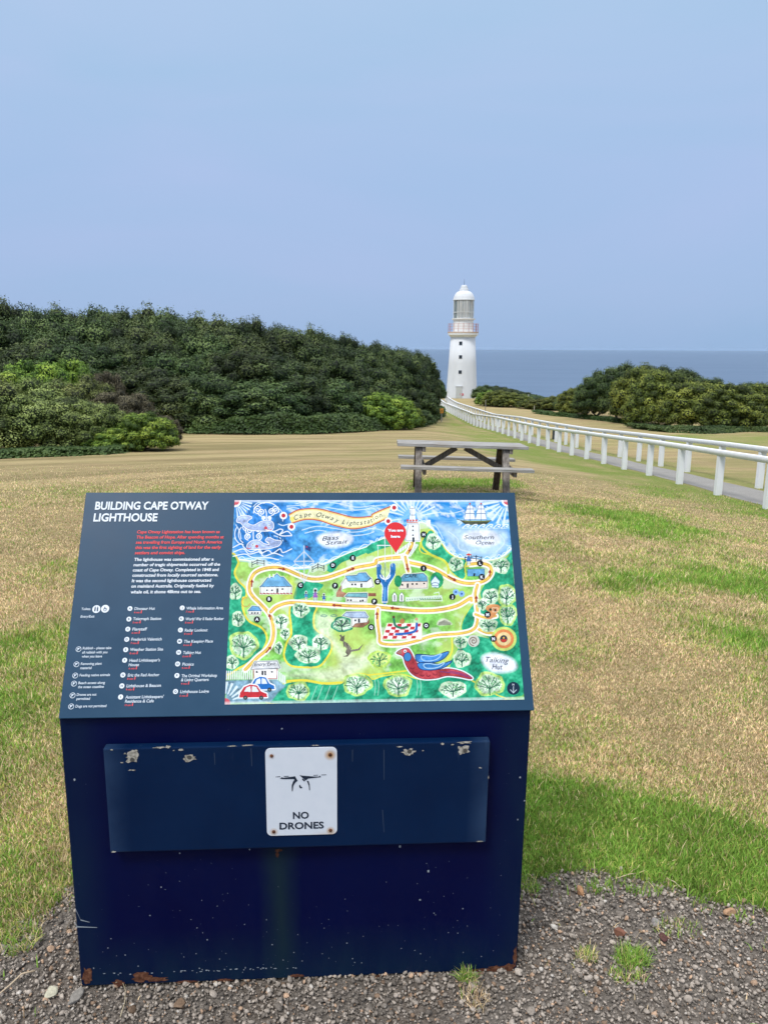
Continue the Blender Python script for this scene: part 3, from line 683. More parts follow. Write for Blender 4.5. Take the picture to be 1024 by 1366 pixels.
# houses
def house(c, roof, walls, wcol=(226, 230, 226), rcol=(110, 172, 214), fence=None, doors=(), wins=()):
    line(k(c, walls), 2.6, (214, 226, 210), False, True); line(k(c, roof), 2.6, (214, 226, 210), False, True)
    poly(k(c, walls), wcol, False, .2); line(k(c, walls), .5, (80, 60, 60), False, True)
    if fence: poly(k(c, fence), (158, 116, 92), False, .8); line(k(c, fence), .5, (90, 50, 44), False, True)
    poly(k(c, roof), rcol, False, .5); line(k(c, roof), .7, (40, 70, 100), False, True)
    for x_, y_ in doors: poly(k(c, [(x_ - 6, y_ - 14), (x_ + 6, y_ - 14), (x_ + 6, y_ + 14), (x_ - 6, y_ + 14)]), BLK, False, 0)
    for x_, y_ in wins: poly(k(c, [(x_ - 6, y_ - 5), (x_ + 6, y_ - 5), (x_ + 6, y_ + 6), (x_ - 6, y_ + 6)]), BLK, False, 0)
house(2, [(272, 625), (310, 578), (350, 572), (372, 550), (395, 572), (415, 572), (440, 600), (470, 635), (258, 638)], [(262, 638), (470, 636), (466, 682), (262, 684)], doors=[(375, 662)], wins=[(305, 660), (340, 660), (410, 652)])
for x_ in range(262, 470, 22): line(k(2, [(x_, 680), (x_ + 12, 684)]), 1.5, (166, 60, 60), False)
for x_ in (272, 300, 330, 358, 392, 430, 460): line(k(2, [(x_, 638), (x_, 682)]), .6, WHT, False)
poly(k(2, [(320, 556), (328, 556), (328, 580), (320, 580)]), WHT, False, 0); poly(k(2, [(345, 552), (353, 552), (353, 574), (345, 574)]), WHT, False, 0)
house(7, [(415, 145), (490, 140), (505, 125), (552, 122), (565, 140), (585, 160), (560, 182), (430, 180)], [(385, 200), (415, 160), (445, 190), (560, 185), (590, 160), (605, 215), (560, 235), (390, 235)], doors=[(522, 210)], wins=[(460, 202), (482, 202)])
poly(k(7, [(395, 235), (430, 224), (600, 226), (610, 245), (400, 262)]), (150, 196, 84), False, .5)
poly(k(7, [(350, 262), (385, 205), (385, 250), (420, 262), (420, 290), (350, 288)]), (158, 116, 92), False, .8); poly(k(7, [(560, 262), (622, 262), (622, 285), (560, 285)]), (158, 100, 80), False, .8)
house(7, [(410, 285), (432, 264), (560, 262), (562, 292)], [(420, 292), (558, 292), (556, 322), (420, 322)], wins=[(430, 310), (450, 310), (515, 315), (530, 312)], rcol=(120, 180, 190))
house(7, [(395, 415), (420, 392), (545, 390), (568, 425), (560, 432), (450, 430)], [(455, 432), (560, 430), (562, 470), (455, 490)], fence=[(480, 470), (560, 462), (575, 440), (575, 468), (530, 496), (460, 494)], doors=[(505, 450)], wins=[(480, 448)], rcol=(170, 190, 216))
house(7, [(790, 160), (815, 135), (945, 128), (968, 150), (972, 182), (785, 184)], [(782, 184), (972, 184), (970, 228), (782, 232)], doors=[(838, 212)], wins=[(800, 205), (870, 200), (900, 200), (950, 196)], rcol=(96, 160, 190), wcol=(222, 212, 200))
poly(circ(k(3, [(190, 560)])[0], 5, 8, 14), (30, 140, 90), False, .6); poly(circ(k(3, [(430, 555)])[0], 9, 11, 14), (30, 150, 96), False, .6)
poly(k(3, [(395, 560), (420, 525), (448, 560), (440, 600), (400, 598)]), (214, 232, 240), False, .1); line(k(3, [(395, 560), (420, 528), (448, 560)]), .9, (40, 110, 150), False); line(circ(k(3, [(420, 580)])[0], 5, 2.2, 12), .8, (40, 70, 120), False, True)
house(4, [(178, 98), (208, 66), (250, 70), (270, 98)], [(182, 98), (266, 98), (262, 122), (186, 122)], doors=[], wins=[(205, 112), (225, 112), (245, 112)], rcol=(96, 156, 200)); line(circ(k(4, [(165, 40)])[0], 6, 6, 10, .3, 5), .8, (200, 130, 80))
house(4, [(198, 488), (222, 436), (372, 432), (392, 480)], [(215, 486), (375, 484), (368, 550), (222, 552)], doors=[(275, 512), (293, 512)], wins=[(236, 505), (338, 505)], rcol=(232, 236, 240), wcol=(238, 238, 236))
line(k(4, [(214, 488), (214, 550), (372, 550), (372, 486)]), .9, (180, 70, 60), False)
for x_ in range(36, 212, 14): line(k(4, [(x_, 500), (x_, 552)]), 1.5, (230, 234, 240), False)
for x_ in range(376, 436, 12): line(k(4, [(x_, 500 + (x_ - 376) * .7), (x_, 556 + (x_ - 376) * .6)]), 1.5, (230, 234, 240), False)
# forecourt with two cars
poly(k(4, [(30, 560), (370, 556), (430, 600), (380, 640), (330, 705), (30, 712)]), (120, 158, 178), False, .9, 2); rays((299, 937), -1.45, -.35, 5, 12, 28, 1.8); disc((300, 938), 7, (206, 92, 104))
def car(c, x_, y_, s_, col):
    bdy = [(x_ - 92 * s_, y_ + 30), (x_ - 88 * s_, y_), (x_ - 60 * s_, y_ - 40), (x_ - 20 * s_, y_ - 56), (x_ + 25 * s_, y_ - 50), (x_ + 52 * s_, y_ - 10), (x_ + 90 * s_, y_ + 5), (x_ + 94 * s_, y_ + 28)]
    line(k(c, bdy), 3.0, WHT, False, True); poly(k(c, bdy), col, False, .3)
    poly(k(c, [(x_ - 62 * s_, y_ - 8), (x_ - 45 * s_, y_ - 36), (x_ - 18 * s_, y_ - 46), (x_ - 16 * s_, y_ - 8)]), (220, 232, 240), False, .1); poly(k(c, [(x_ - 8 * s_, y_ - 46), (x_ + 20 * s_, y_ - 40), (x_ + 38 * s_, y_ - 8), (x_ - 8 * s_, y_ - 8)]), (220, 232, 240), False, .1)
    for w_ in (-52, 54): disc(k(c, [(x_ + w_ * s_, y_ + 32)])[0], 2.9, (40, 50, 56)); disc(k(c, [(x_ + w_ * s_, y_ + 32)])[0], 1.2, (120, 130, 130))
car(4, 275, 592, .85, (30, 110, 190)); car(4, 212, 645, 1.0, (196, 50, 60))
# hut, bunker, stone rings, shell
poly(k(8, [(405, 125), (550, 122), (550, 185), (405, 185)]), (96, 160, 206), False, .5); line(k(8, [(405, 125), (550, 122), (550, 185), (405, 185)]), .5, (40, 80, 120), False, True); poly(k(8, [(455, 160), (470, 160), (470, 185), (455, 185)]), BLK, False, 0)
line(k(8, [(400, 100), (450, 80), (500, 85)]), 2.6, (226, 196, 90), True)
poly(k(8, [(562, 470), (570, 440), (610, 425), (670, 432), (680, 460), (655, 500), (610, 548), (560, 545), (600, 500)]), (214, 150, 96), True, .5); disc(k(8, [(600, 470)])[0], 1.8, (40, 70, 50)); poly(k(8, [(636, 466), (648, 466), (648, 494), (636, 494)]), BLK, False, 0); line(k(8, [(615, 455), (660, 455), (665, 490), (620, 490)]), .7, (236, 214, 180), False, True)
for r_, c_ in ((17, (196, 224, 120)), (13.5, (222, 140, 84)), (9.5, (230, 206, 150))): disc(k(5, [(808, 256)])[0], r_, c_, ry=r_ * .95, tex=.4)
disc(k(5, [(807, 256)])[0], 5, (50, 60, 70)); poly(circ(k(5, [(807, 258)])[0], 4, 4, 10, 0, pi), (190, 60, 50), False, 0); disc(k(5, [(807, 250)])[0], 1.3, (230, 180, 80))
disc(k(5, [(628, 268)])[0], 8, (206, 210, 200), tex=.3); curl(5, (628, 268), 28, 1, 1.6, (130, 116, 104))
# two toilets signs, dotted rail
for x_ in (748, 796): poly(k(7, [(x_ - 16, 320), (x_ - 16, 278), (x_, 256), (x_ + 16, 278), (x_ + 16, 320)]), WHT, False, 0); line(k(7, [(x_ - 16, 320), (x_ - 16, 278), (x_, 256), (x_ + 16, 278), (x_ + 16, 320)]), .5, BLK, False, True); disc(k(7, [(x_, 280)])[0], .9, BLK); line(k(7, [(x_, 285), (x_, 312)]), 1.6, BLK, False)
poly(k(5, [(225, 8), (440, -4), (445, 14), (225, 34)]), (206, 226, 206), False, .1)
for i in range(14): disc(k(5, [(236 + i * 15, 22 - i * .9)])[0], .7, (70, 140, 120))
for i in range(10): disc(k(8, [(10 + i * 18, 382)])[0], .9, (80, 130, 110))
line(k(8, [(120, 330), (160, 320), (165, 350), (185, 370), (190, 395), (0, 395)]), 1.0, (214, 232, 220), False)
# blue flowers
for c_ in ((305, 320), (355, 335)): disc(k(8, [c_])[0], 4, (130, 176, 220), tex=.3); disc(k(8, [c_])[0], 1.4, (40, 80, 160))
# people of the map
def folk(c, x_, y_, s_, col, hair=(60, 50, 60)):
    line(k(c, [(x_, y_ - 26 * s_), (x_, y_ + 30 * s_)]), 4.4 * s_, (214, 228, 224), False, al=.8)
    poly(k(c, [(x_ - 5 * s_, y_ - 14 * s_), (x_ + 5 * s_, y_ - 14 * s_), (x_ + 15 * s_, y_ + 16 * s_), (x_ - 15 * s_, y_ + 16 * s_)]), col, False, .2); disc(k(c, [(x_, y_ - 22 * s_)])[0], 1.5 * s_, hair)
    for d_ in (-6, 6): line(k(c, [(x_ + d_ * s_, y_ + 16 * s_), (x_ + d_ * s_, y_ + 32 * s_)]), .7, (60, 60, 80), False)
    line(k(c, [(x_ - 22 * s_, y_ - 2), (x_, y_ - 10 * s_), (x_ + 22 * s_, y_ - 2)]), .8, (60, 90, 130), False)
folk(7, 145, 275, .8, (60, 140, 200)); folk(7, 208, 272, 1.25, (150, 96, 180)); folk(7, 266, 290, .8, (40, 90, 180)); folk(3, 628, 420, 1.1, (60, 110, 180), (200, 60, 50)); line(k(3, [(616, 396), (642, 396)]), 1.5, (200, 60, 50), False)
# picnic rug
rug = k(5, [(120, 165), (320, 165), (318, 255), (88, 255)]); line(rug, 2, (236, 226, 206), False, True); poly(rug, (236, 232, 232), False, .1)
for i in range(5):
    for j in range(7):
        if (i + j) % 2 == 0:
            y0_ = 165 + i * 18; xo = -(i * 7); x0_ = 122 + xo + j * 28
            poly(k(5, [(x0_, y0_), (x0_ + 26, y0_), (x0_ + 22, y0_ + 17), (x0_ - 5, y0_ + 17)]), (190, 50, 60), False, .2)
line(k(5, [(155, 130), (165, 175), (200, 190), (235, 185)]), 3.2, (40, 120, 90)); disc(k(5, [(155, 125)])[0], 1.8, (90, 60, 50)); line(k(5, [(170, 228), (240, 222), (285, 205), (292, 165)]), 3.2, (40, 100, 180)); disc(k(5, [(290, 138)])[0], 2, (200, 160, 130))
poly(k(5, [(190, 148), (205, 132), (222, 145), (215, 165), (195, 164)]), (176, 128, 80), False, .3)
# kangaroo
poly(k(4, [(786, 262), (800, 255), (806, 272), (822, 258), (820, 285), (818, 300), (845, 318), (868, 350), (866, 358), (910, 352), (948, 318), (920, 362), (866, 372), (858, 388), (842, 404), (812, 404), (838, 392), (826, 375), (836, 350), (816, 330), (812, 306), (788, 296), (796, 276)]), (104, 100, 88), False, .8)
line(k(4, [(812, 310), (818, 340)]), .8, BLK, False); line(k(4, [(845, 320), (862, 360)]), .5, (190, 190, 170), False)
# echidna, plant stems, small ovals
poly(k(8, [(145, 600), (155, 565), (200, 545), (240, 560), (275, 595), (235, 600), (190, 606)]), (206, 214, 190), True, .3, 2); 
for i in range(12): a_ = 155 + i * 9; line(k(8, [(a_, 600), (a_ + 8, 560 + abs(i - 5) * 4)]), .8, (70, 66, 60), False)
for x_ in (684, 750): line(circ(k(4, [(x_, 132)])[0], 4, 1.3, 12), .8, (60, 100, 130), False, True)
# the bird
bp = [(170, 340), (205, 315), (240, 312), (262, 340), (285, 385), (330, 430), (400, 440), (480, 432), (560, 450), (618, 485), (605, 495), (540, 482), (470, 476), (400, 492), (320, 492), (260, 462), (225, 410), (208, 360)]
line(k(5, bp), 3.4, WHT, True, True); poly(k(5, bp), (178, 62, 72), True, .7); line(k(5, bp), .6, (70, 30, 50), True, True)
line(k(5, [(480, 445), (560, 462), (610, 485)]), 1.4, (140, 60, 110)); line(k(5, [(430, 450), (530, 462), (590, 482)]), .8, (80, 60, 130))
for ax_, ay_ in ((265, 425), (290, 455), (325, 468), (360, 470), (400, 462)): line(circ(k(5, [(ax_, ay_)])[0], 2.6, 1.8, 7, 0, pi), .8, (100, 26, 50))
for wp in ([(285, 350), (330, 348), (400, 352), (480, 330), (455, 370), (400, 395), (330, 400), (290, 385)], [(300, 400), (360, 395), (430, 405), (500, 385), (465, 420), (400, 440), (330, 440), (302, 425)]):
    poly(k(5, wp), (60, 130, 200), True, .6); line(k(5, wp), 1.1, (24, 40, 90), True, True); q = k(5, wp); line(q * .6 + q.mean(0) * .4, 1.1, (170, 210, 236), True, True)
disc(k(5, [(237, 362)])[0], 5, (60, 130, 190), ry=6); line(circ(k(5, [(237, 362)])[0], 5, 6, 14), .8, (24, 40, 90), False, True); disc(k(5, [(222, 328)])[0], 2.0, WHT); disc(k(5, [(222, 329)])[0], 1.0, BLK); poly(k(5, [(165, 340), (200, 318), (205, 345)]), (150, 110, 100), False, .2)
# letter discs, pin and compass
for ltr, (c, p_) in MARK.items(): disc(k(c, [p_])[0], 4.3, (18, 22, 34))
ctr = k(3, [(174, 262)])[0]; tip = k(3, [(178, 385)])[0]
pin = np.vstack([circ(ctr, 14.6, 14.6, 22, pi * .86, pi * 2.14), [tip]])
poly(pin, (214, 50, 58), False, 0)
cmp_ = k(5, [(864, 550)])[0]; disc(cmp_, 8.7, (22, 44, 66), ry=8.7); line(np.array([cmp_ + (0, -2.5), cmp_ + (0, 6)]), .9, (190, 206, 216), False); line(np.array([cmp_ + (-4, 2), cmp_ + (0, 6), cmp_ + (4, 2)]), .9, (190, 206, 216), False)
# soft white margin at the top and bottom of the print
mg = np.clip(1 - np.abs(vv - V1) / .006, 0, 1) ** .3 * (n_b * .6 + .5); mg = np.clip(mg, 0, 1)[..., None] * .85; CV[:] = CV * (1 - mg) + lin((232, 238, 246)) * mg
mg = np.clip(1 - np.abs(vv - V0) / .007, 0, 1) ** .3 * (n_b * .6 + .4); mg = np.clip(mg, 0, 1)[..., None] * .8; CV[:] = CV * (1 - mg) + lin((222, 234, 238)) * mg
CV = np.clip(CV, 0, 1)
VM = np.stack([uu.ravel(), vv.ravel(), np.full(uu.size, .0006)], 1)
I = np.arange(NXM * NYM).reshape(NYM, NXM)
FM = np.stack([I[:-1, :-1].ravel(), I[:-1, 1:].ravel(), I[1:, 1:].ravel(), I[1:, :-1].ravel()], 1)
mm = Mat('map_print', rough=.55, spec=.10); mm.color(mm.mix(1.0, mm.attr('tint'), (.80, .80, .80), 'MULTIPLY'))
art = link('map_artwork', np_mesh('map_artwork', VM, FM, CV.reshape(-1, 3)), mm.m, panel)

# ---- lettering
def text_mesh(body, shear=0.0, offset=0.0):
    cu_ = bpy.data.curves.new('lettering', 'FONT'); cu_.body = body; cu_.size = 1.0; cu_.shear = shear; cu_.offset = offset
    cu_.resolution_u = 3
    ob = bpy.data.objects.new('lettering', cu_); COL.objects.link(ob)
    dg = bpy.context.evaluated_depsgraph_get(); me = bpy.data.meshes.new_from_object(ob.evaluated_get(dg))
    v = np.zeros(len(me.vertices) * 3); me.vertices.foreach_get('co', v); v = v.reshape(-1, 3)
    fs = [list(p.vertices) for p in me.polygons]
    bpy.data.objects.remove(ob); bpy.data.curves.remove(cu_); bpy.data.meshes.remove(me)
    return v, fs
class Letters:
    def __init__(s): s.v = []; s.f = []
    def add(s, v, fs):
        o = sum(len(a) for a in s.v); s.v.append(v); s.f += [[i + o for i in q] for q in fs]
    def line(s, body, p0, cap, width=None, shear=.10, offset=.03, z=.0011, ang=0.0, center=False):
        v, fs = text_mesh(body, shear, offset)
        w_ = v[:, 0].max() - v[:, 0].min(); v[:, 0] -= v[:, 0].min()
        sy = cap / .69; sx = (width / w_) if width else sy
        v = np.stack([v[:, 0] * sx, v[:, 1] * sy, np.full(len(v), z)], 1)
        if center: v[:, 0] -= v[:, 0].max() / 2
        ca, sa = cos(ang), sin(ang)
        v = np.stack([v[:, 0] * ca - v[:, 1] * sa + p0[0], v[:, 0] * sa + v[:, 1] * ca + p0[1], v[:, 2]], 1)
        s.add(v, fs)
    def build(s, name, mat, parent):
        V_ = np.vstack(s.v); me = bpy.data.meshes.new(name); me.from_pydata(V_.tolist(), [], s.f); return link(name, me, mat, parent)
def _each(s, name, mat, parent):
    k_ = 0; m_ = None
    for v_ in s.v:
        me = bpy.data.meshes.new(name); n_ = len(v_); fs_ = [[i - k_ for i in q] for q in s.f if k_ <= q[0] < k_ + n_]; k_ += n_
        me.from_pydata(v_.tolist(), [], fs_); link(name, me, mat, parent)
Letters.build_each = _each
ink_w = Mat('white_ink', (.62, .68, .74), .55, .1).m; ink_r = Mat('red_ink', (.68, .095, .10), .55, .1).m; ink_n = Mat('navy_ink', (.02, .045, .09), .55, .1).m; ink_k = Mat('black_ink', (.02, .03, .05), .55, .1).m
ink_g = Mat('pale_ink', (.52, .60, .68), .55, .1).m
def cp(x, y): return uv(80 + x / 4.267, 650 + y / 4.267)
def tl(LT, body, x0, x1, y, cap, **kw):
    a_ = cp(x0, y); b_ = cp(x1, y); LT.line(body, a_, cap, width=b_[0] - a_[0], **kw)
T = Letters(); tl(T, 'BUILDING CAPE OTWAY', 200, 846, 127, .0208, offset=.028, shear=.03); tl(T, 'LIGHTHOUSE', 191, 555, 194, .0208, offset=.028, shear=.03); T.build('title_lettering', ink_w, panel)
T = Letters()
for s_, x0, x1, y in (('Cape Otway Lightstation has been known as', 440, 910, 263), ('The Beacon of Hope. After spending months at', 437, 933, 293), ('sea travelling from Europe and North America', 433, 923, 322), ('this was the first sighting of land for the early', 430, 917, 352), ('settlers and convict ships.', 427, 712, 382)):
    tl(T, s_, x0, x1, y, .0078, offset=.024)
T.build('intro_lettering', ink_r, panel)
T = Letters()
for s_, x0, x1, y in (('The lighthouse was commissioned after a', 424, 875, 420), ('number of tragic shipwrecks occurred off the', 420, 912, 450), ('coast of Cape Otway. Completed in 1848 and', 416, 905, 480), ('constructed from locally sourced sandstone.', 413, 900, 510),
                      ('It was the second lighthouse constructed', 410, 862, 541), ('on mainland Australia. Origionally fuelled by', 407, 877, 572), ('whale oil, it shone 48kms out to sea.', 404, 803, 605)):
    tl(T, s_, x0, x1, y, .0078, offset=.024)
T.build('body_lettering', ink_w, panel)
LEG = [(400, 691, 'A', [('Dinosaur Hut', 425, 541, 697)], 718, '4'), (394, 751, 'B', [('Telegraph Station', 418, 577, 755)], 775, '5'), (388, 808, 'C', [('Flagstaff', 413, 497, 814)], 834, '6'), (382, 866, 'D', [('Frederick Valentich', 407, 580, 872)], 893, '7'),
       (376, 925, 'E', [('Weather Station Site', 401, 588, 930)], 951, '8'), (370, 985, 'F', [("Head Lightkeeper's", 396, 570, 992), ('House', 392, 451, 1017)], 1037, '6'), (360, 1069, 'G', [('Eric the Red Anchor', 387, 567, 1076)], 1096, '8'),
       (354, 1131, 'H', [('Lighthouse & Beacon', 380, 576, 1137)], 1157, '9'), (347, 1194, 'I', [("Assistant Lightkeepers'", 373, 592, 1201), ('Residence & Cafe', 371, 535, 1225)], 1246, '10'),
       (697, 687, 'J', [('Whale Information Area', 721, 929, 695)], 714, '7'), (692, 749, 'K', [('World War II Radar Bunker', 716, 933, 756)], 776, '8'), (687, 813, 'L', [('Radar Lookout', 711, 841, 820)], 840, '8'), (682, 877, 'M', [('The Keeping Place', 707, 871, 884)], 904, '6'),
       (677, 940, 'N', [('Talking Hut', 702, 803, 948)], 968, '6'), (671, 1006, 'O', [('Picnics', 697, 762, 1014)], 1034, '4'), (667, 1072, 'P', [('The Original Workshop', 693, 894, 1080), ('& Living Quarters', 690, 847, 1103)], 1124, '4'), (659, 1163, 'Q', [('Lighthouse Lodge', 685, 848, 1170)], 1193, '5')]
T = Letters(); R_ = Letters(); Dd = Letters(); DL = Letters()
def flat_disc(LT, c, r, r_in=0.0, z=.0010, n=24):
    a_ = np.linspace(0, 2 * pi, n, endpoint=False)
    if r_in > 0:
        v = np.vstack([np.stack([c[0] + r * np.cos(a_), c[1] + r * np.sin(a_), np.full(n, z)], 1), np.stack([c[0] + r_in * np.cos(a_), c[1] + r_in * np.sin(a_), np.full(n, z)], 1)])
        LT.add(v, [[i, (i + 1) % n, n + (i + 1) % n, n + i] for i in range(n)])
    else: LT.add(np.stack([c[0] + r * np.cos(a_), c[1] + r * np.sin(a_), np.full(n, z)], 1), [list(range(n))])
def flat_bar(LT, a_, b_, w_, z=.0011):
    a_ = np.array(a_); b_ = np.array(b_); d = b_ - a_; d = d / np.hypot(*d); q = np.array([-d[1], d[0]]) * w_ / 2
    LT.add(np.array([[*(a_ - q), z], [*(b_ - q), z], [*(b_ + q), z], [*(a_ + q), z]]), [[0, 1, 2, 3]])
for x, y, l_, rows, sy_, mn in LEG:
    c_ = cp(x, y); flat_disc(Dd, c_, .0060); DL.line(l_, (c_[0], c_[1] - .0024), .0050, shear=0, offset=.02, z=.0014, center=True)
    for s_, x0, x1, yy in rows: tl(T, s_, x0, x1, yy + 2, .0070, offset=.018)
    q = cp(rows[0][1] - 3, sy_); R_.line(mn + ' min', q, .0045, width=.014, offset=.01); flat_bar(R_, (q[0] + .0175, q[1]), (q[0] + .018, q[1] + .0052), .0022); flat_disc(R_, (q[0] + .0182, q[1] + .0066), .0012)
T.build('place_names', ink_g, panel); R_.build('walking_times', ink_r, panel); 
T = Letters()
for s_, x0, x1, y in (('Toilets', 124, 175, 700), ('Entry/Exit', 119, 198, 743), ('Rubbish - please take', 131, 294, 923), ('all rubbish with you', 128, 272, 947), ('when you leave', 126, 241, 970), ('Removing plant', 120, 239, 1012), ('material', 117, 182, 1036),
                      ('Feeding native animals', 113, 286, 1077), ('Beach access along', 106, 258, 1121), ('the ocean coastline', 104, 251, 1144), ('Drones are not', 97, 209, 1188), ('permitted', 95, 173, 1211), ('Dogs are not permitted', 90, 266, 1254)):
    tl(T, s_, x0, x1, y, .0060, offset=.015)
for x, y in ((108, 922), (96, 1008), (89, 1072), (82, 1118), (74, 1185), (66, 1248)):
    c_ = cp(x, y); flat_disc(T, c_, .0066, .0054); flat_bar(T, (c_[0] - .004, c_[1] - .004), (c_[0] + .004, c_[1] + .004), .0012); flat_disc(T, (c_[0] - .001, c_[1] + .001), .0022)
T.build('rules_lettering', ink_g, panel)
for x, y in ((209, 694), (259, 692)): flat_disc(Dd, cp(x, y), .0098)
for dx in (-.0030, .0030):
    c_ = cp(209, 694); flat_disc(DL, (c_[0] + dx, c_[1] + .0048), .0014, z=.0014); flat_bar(DL, (c_[0] + dx, c_[1] + .003), (c_[0] + dx, c_[1] - .0055), .0030, .0014)
c_ = cp(259, 692); flat_disc(DL, (c_[0], c_[1] - .0018), .0042, .0032, .0014); flat_bar(DL, (c_[0] - .001, c_[1] + .005), (c_[0] - .001, c_[1] - .001), .0014, .0014); flat_bar(DL, (c_[0] - .001, c_[1] - .0005), (c_[0] + .0035, c_[1] - .0005), .0012, .0014)
Dd.build_each('legend_disc', ink_w, panel); DL.build('legend_letters', ink_n, panel)
# lettering over the artwork
ML = Letters()
for l_, (c, p_) in MARK.items():
    q = uv(*k(c, [p_])[0]); ML.line(l_, (q[0], q[1] - .0034), .0070, shear=0, offset=.05, center=True)
q = uv(*k(3, [(174, 252)])[0]); ML.line('You are', q, .0066, width=.041, shear=0, offset=.055, center=True)
q = uv(*k(3, [(174, 290)])[0]); ML.line('here', q, .0066, width=.024, shear=0, offset=.055, center=True)
q = uv(cmp_[0], cmp_[1] - 4); ML.line('N', q, .0045, shear=0, offset=.01, center=True)
ML.build('map_white_lettering', ink_w, panel)
ML = Letters()
def hand(body, c, a_, b_, cap):
    q0 = uv(*k(c, [a_])[0]); q1 = uv(*k(c, [b_])[0]); ML.line(body, q0, cap, width=math.hypot(q1[0] - q0[0], q1[1] - q0[1]), shear=.3, offset=-.004, ang=math.atan2(q1[1] - q0[1], q1[0] - q0[0]))
hand('Bass', 2, (672, 332), (785, 322), .0115); hand('Strait', 2, (695, 360), (845, 348), .0105)
hand('Southern', 3, (598, 300), (785, 300), .0115); hand('Ocean', 3, (672, 332), (785, 332), .0105)
hand('Talking', 5, (700, 392), (838, 400), .013); hand('Hut', 5, (738, 436), (802, 436), .013); hand('Entry/Exit', 4, (220, 468), (362, 462), .0085); hand('CAFE', 3, (232, 540), (310, 535), .0085)
cen = smooth(np.vstack([k(2, [(490, 195), (560, 172), (640, 172), (720, 190), (800, 218), (900, 228), (1000, 212)]), k(3, [(50, 178), (100, 155)])]), n=12)
seglen = np.concatenate([[0], np.cumsum(np.hypot(*np.diff(cen, axis=0).T))])
word = 'Cape Otway Lightstation'; adv = {'C': 1.3, 'O': 1.3, 'L': 1.1, 'i': .5, 'l': .5, ' ': .9, 't': .75, 'w': 1.3}
ad = np.array([adv.get(ch, 1.0) for ch in word]); pos = np.concatenate([[0], np.cumsum(ad)[:-1]]) / ad.sum() * seglen[-1]
for ch, s_ in zip(word, pos):
    if ch == ' ': continue
    x_ = np.interp(s_, seglen, cen[:, 0]); y_ = np.interp(s_, seglen, cen[:, 1]); x2 = np.interp(s_ + 3, seglen, cen[:, 0]); y2 = np.interp(s_ + 3, seglen, cen[:, 1])
    if x2 - x_ < .5: x2, y2 = x_ + 3, y_ - .6
    q0 = uv(x_, y_); q1 = uv(x2, y2); ML.line(ch, q0, .0125, shear=.3, offset=-.006, ang=math.atan2(q1[1] - q0[1], q1[0] - q0[0]))
ML.build('map_handwriting', ink_k, panel)

# ---- raised board on the front and its sign
nb = Mat('board_navy', rough=.38, spec=.15)
co = nb.coord('Object'); a = nb.noise(nb.coord('Object', (1, 1, .15)), 30, 4, .6); b = nb.noise(co, 6, 4, .6)
sp3 = nb.n('ShaderNodeSeparateXYZ'); nb.l(co, sp3.inputs[0])
c = nb.mix(nb.val(b, .3, .7), (.0008, .0100, .042), (.0013, .0140, .053))
ex = nb.math('MAXIMUM', nb.val(nb.math('ABSOLUTE', nb.math('ADD', sp3.outputs[0], -.0014)), .405, .452, 0, .6), nb.val(sp3.outputs[2], .675, .690, 0, .85))
c = nb.mix(nb.math('MULTIPLY', ex, nb.val(b, .3, .65, .3, 1)), c, (.030, .062, .125))
c = nb.mix(nb.math('MULTIPLY', nb.val(a, .66, .8, 0, .35), nb.val(sp3.outputs[2], .5, .66, 0, 1)), c, (.08, .12, .17))
nb.color(c); nb.rough(nb.val(b, .3, .7, .28, .45)); nb.bump(nb.noise(co, 60, 3), .05, .003)
YB = -.026                                             # front plane of the raised board
_q = [front(px_, py_, YB) for px_, py_ in ((139, 999), (654, 989), (647, 1123), (146, 1138))]
_x0, _x1 = (_q[0][0] + _q[3][0]) / 2, (_q[1][0] + _q[2][0]) / 2; _z0, _z1 = (_q[2][1] + _q[3][1]) / 2, (_q[0][1] + _q[1][1]) / 2
bm = bmesh.new(); box(bm, ((_x0 + _x1) / 2, YB / 2 - .0005, (_z0 + _z1) / 2), (_x1 - _x0, -YB - .001, _z1 - _z0), Matrix.Rotation(math.atan2(_q[0][1] - _q[1][1], _x1 - _x0) * .5, 3, 'Y'), bev=.003)
board = obj('notice_board', bm, nb.m, stand)
def blob(LT, c, rx, ry, seed, jag=.35, n=16, y=None):
    r_ = random.Random(seed); pts = []
    for i in range(n):
        a_ = 2 * pi * i / n; q = 1 + r_.uniform(-jag, jag); pts.append((c[0] + rx * q * cos(a_), c[1] + ry * q * sin(a_)))
    LT.add(np.array([(x_, y, z_) for x_, z_ in pts]), [list(range(n))])
def fr(px, py): return front(px, py, YB)
chip_m = Mat('bare_filler', rough=.85, spec=.2); co = chip_m.coord('Object'); chip_m.color(chip_m.ramp(chip_m.noise(co, 160, 4, .7), [(.35, (.16, .15, .12)), (.6, (.46, .43, .37))]))
C1 = Letters(); C2 = Letters()
for i, (x_, y_, rx, ry) in enumerate(((177, 1010, 9, 7), (178, 1003, 6, 3), (253, 1011, 8, 5), (213, 997, 7, 1.4), (224, 996, 3, 2), (241, 1000, 3, 1.5), (545, 1003, 8, 4.5), (618, 1000, 7, 6.5), (619, 990, 9, 1.8), (590, 992, 2.5, 1.4), (603, 993, 2, 1), (149, 1000, 2, 1), (167, 1005, 1.3, 1),
                                    (163, 1017, 2, .8), (177, 1027, 5, .8), (640, 1024, 2, .8), (152, 1136, 3, 1.2), (640, 1122, 5, 1), (564, 1001, 1.2, .8), (310, 995, 5, .9), (330, 994, 8, .8), (232, 1001, 1, .8), (533, 996, 4, .8), (421, 994, 6, .8), (651, 1037, .8, 2.4))):
    blob(C1, fr(x_, y_), rx * .0018, ry * .0018, 100 + i, .38, 18, YB - .0009)
C1.build_each('bare_patch', chip_m.m, stand)
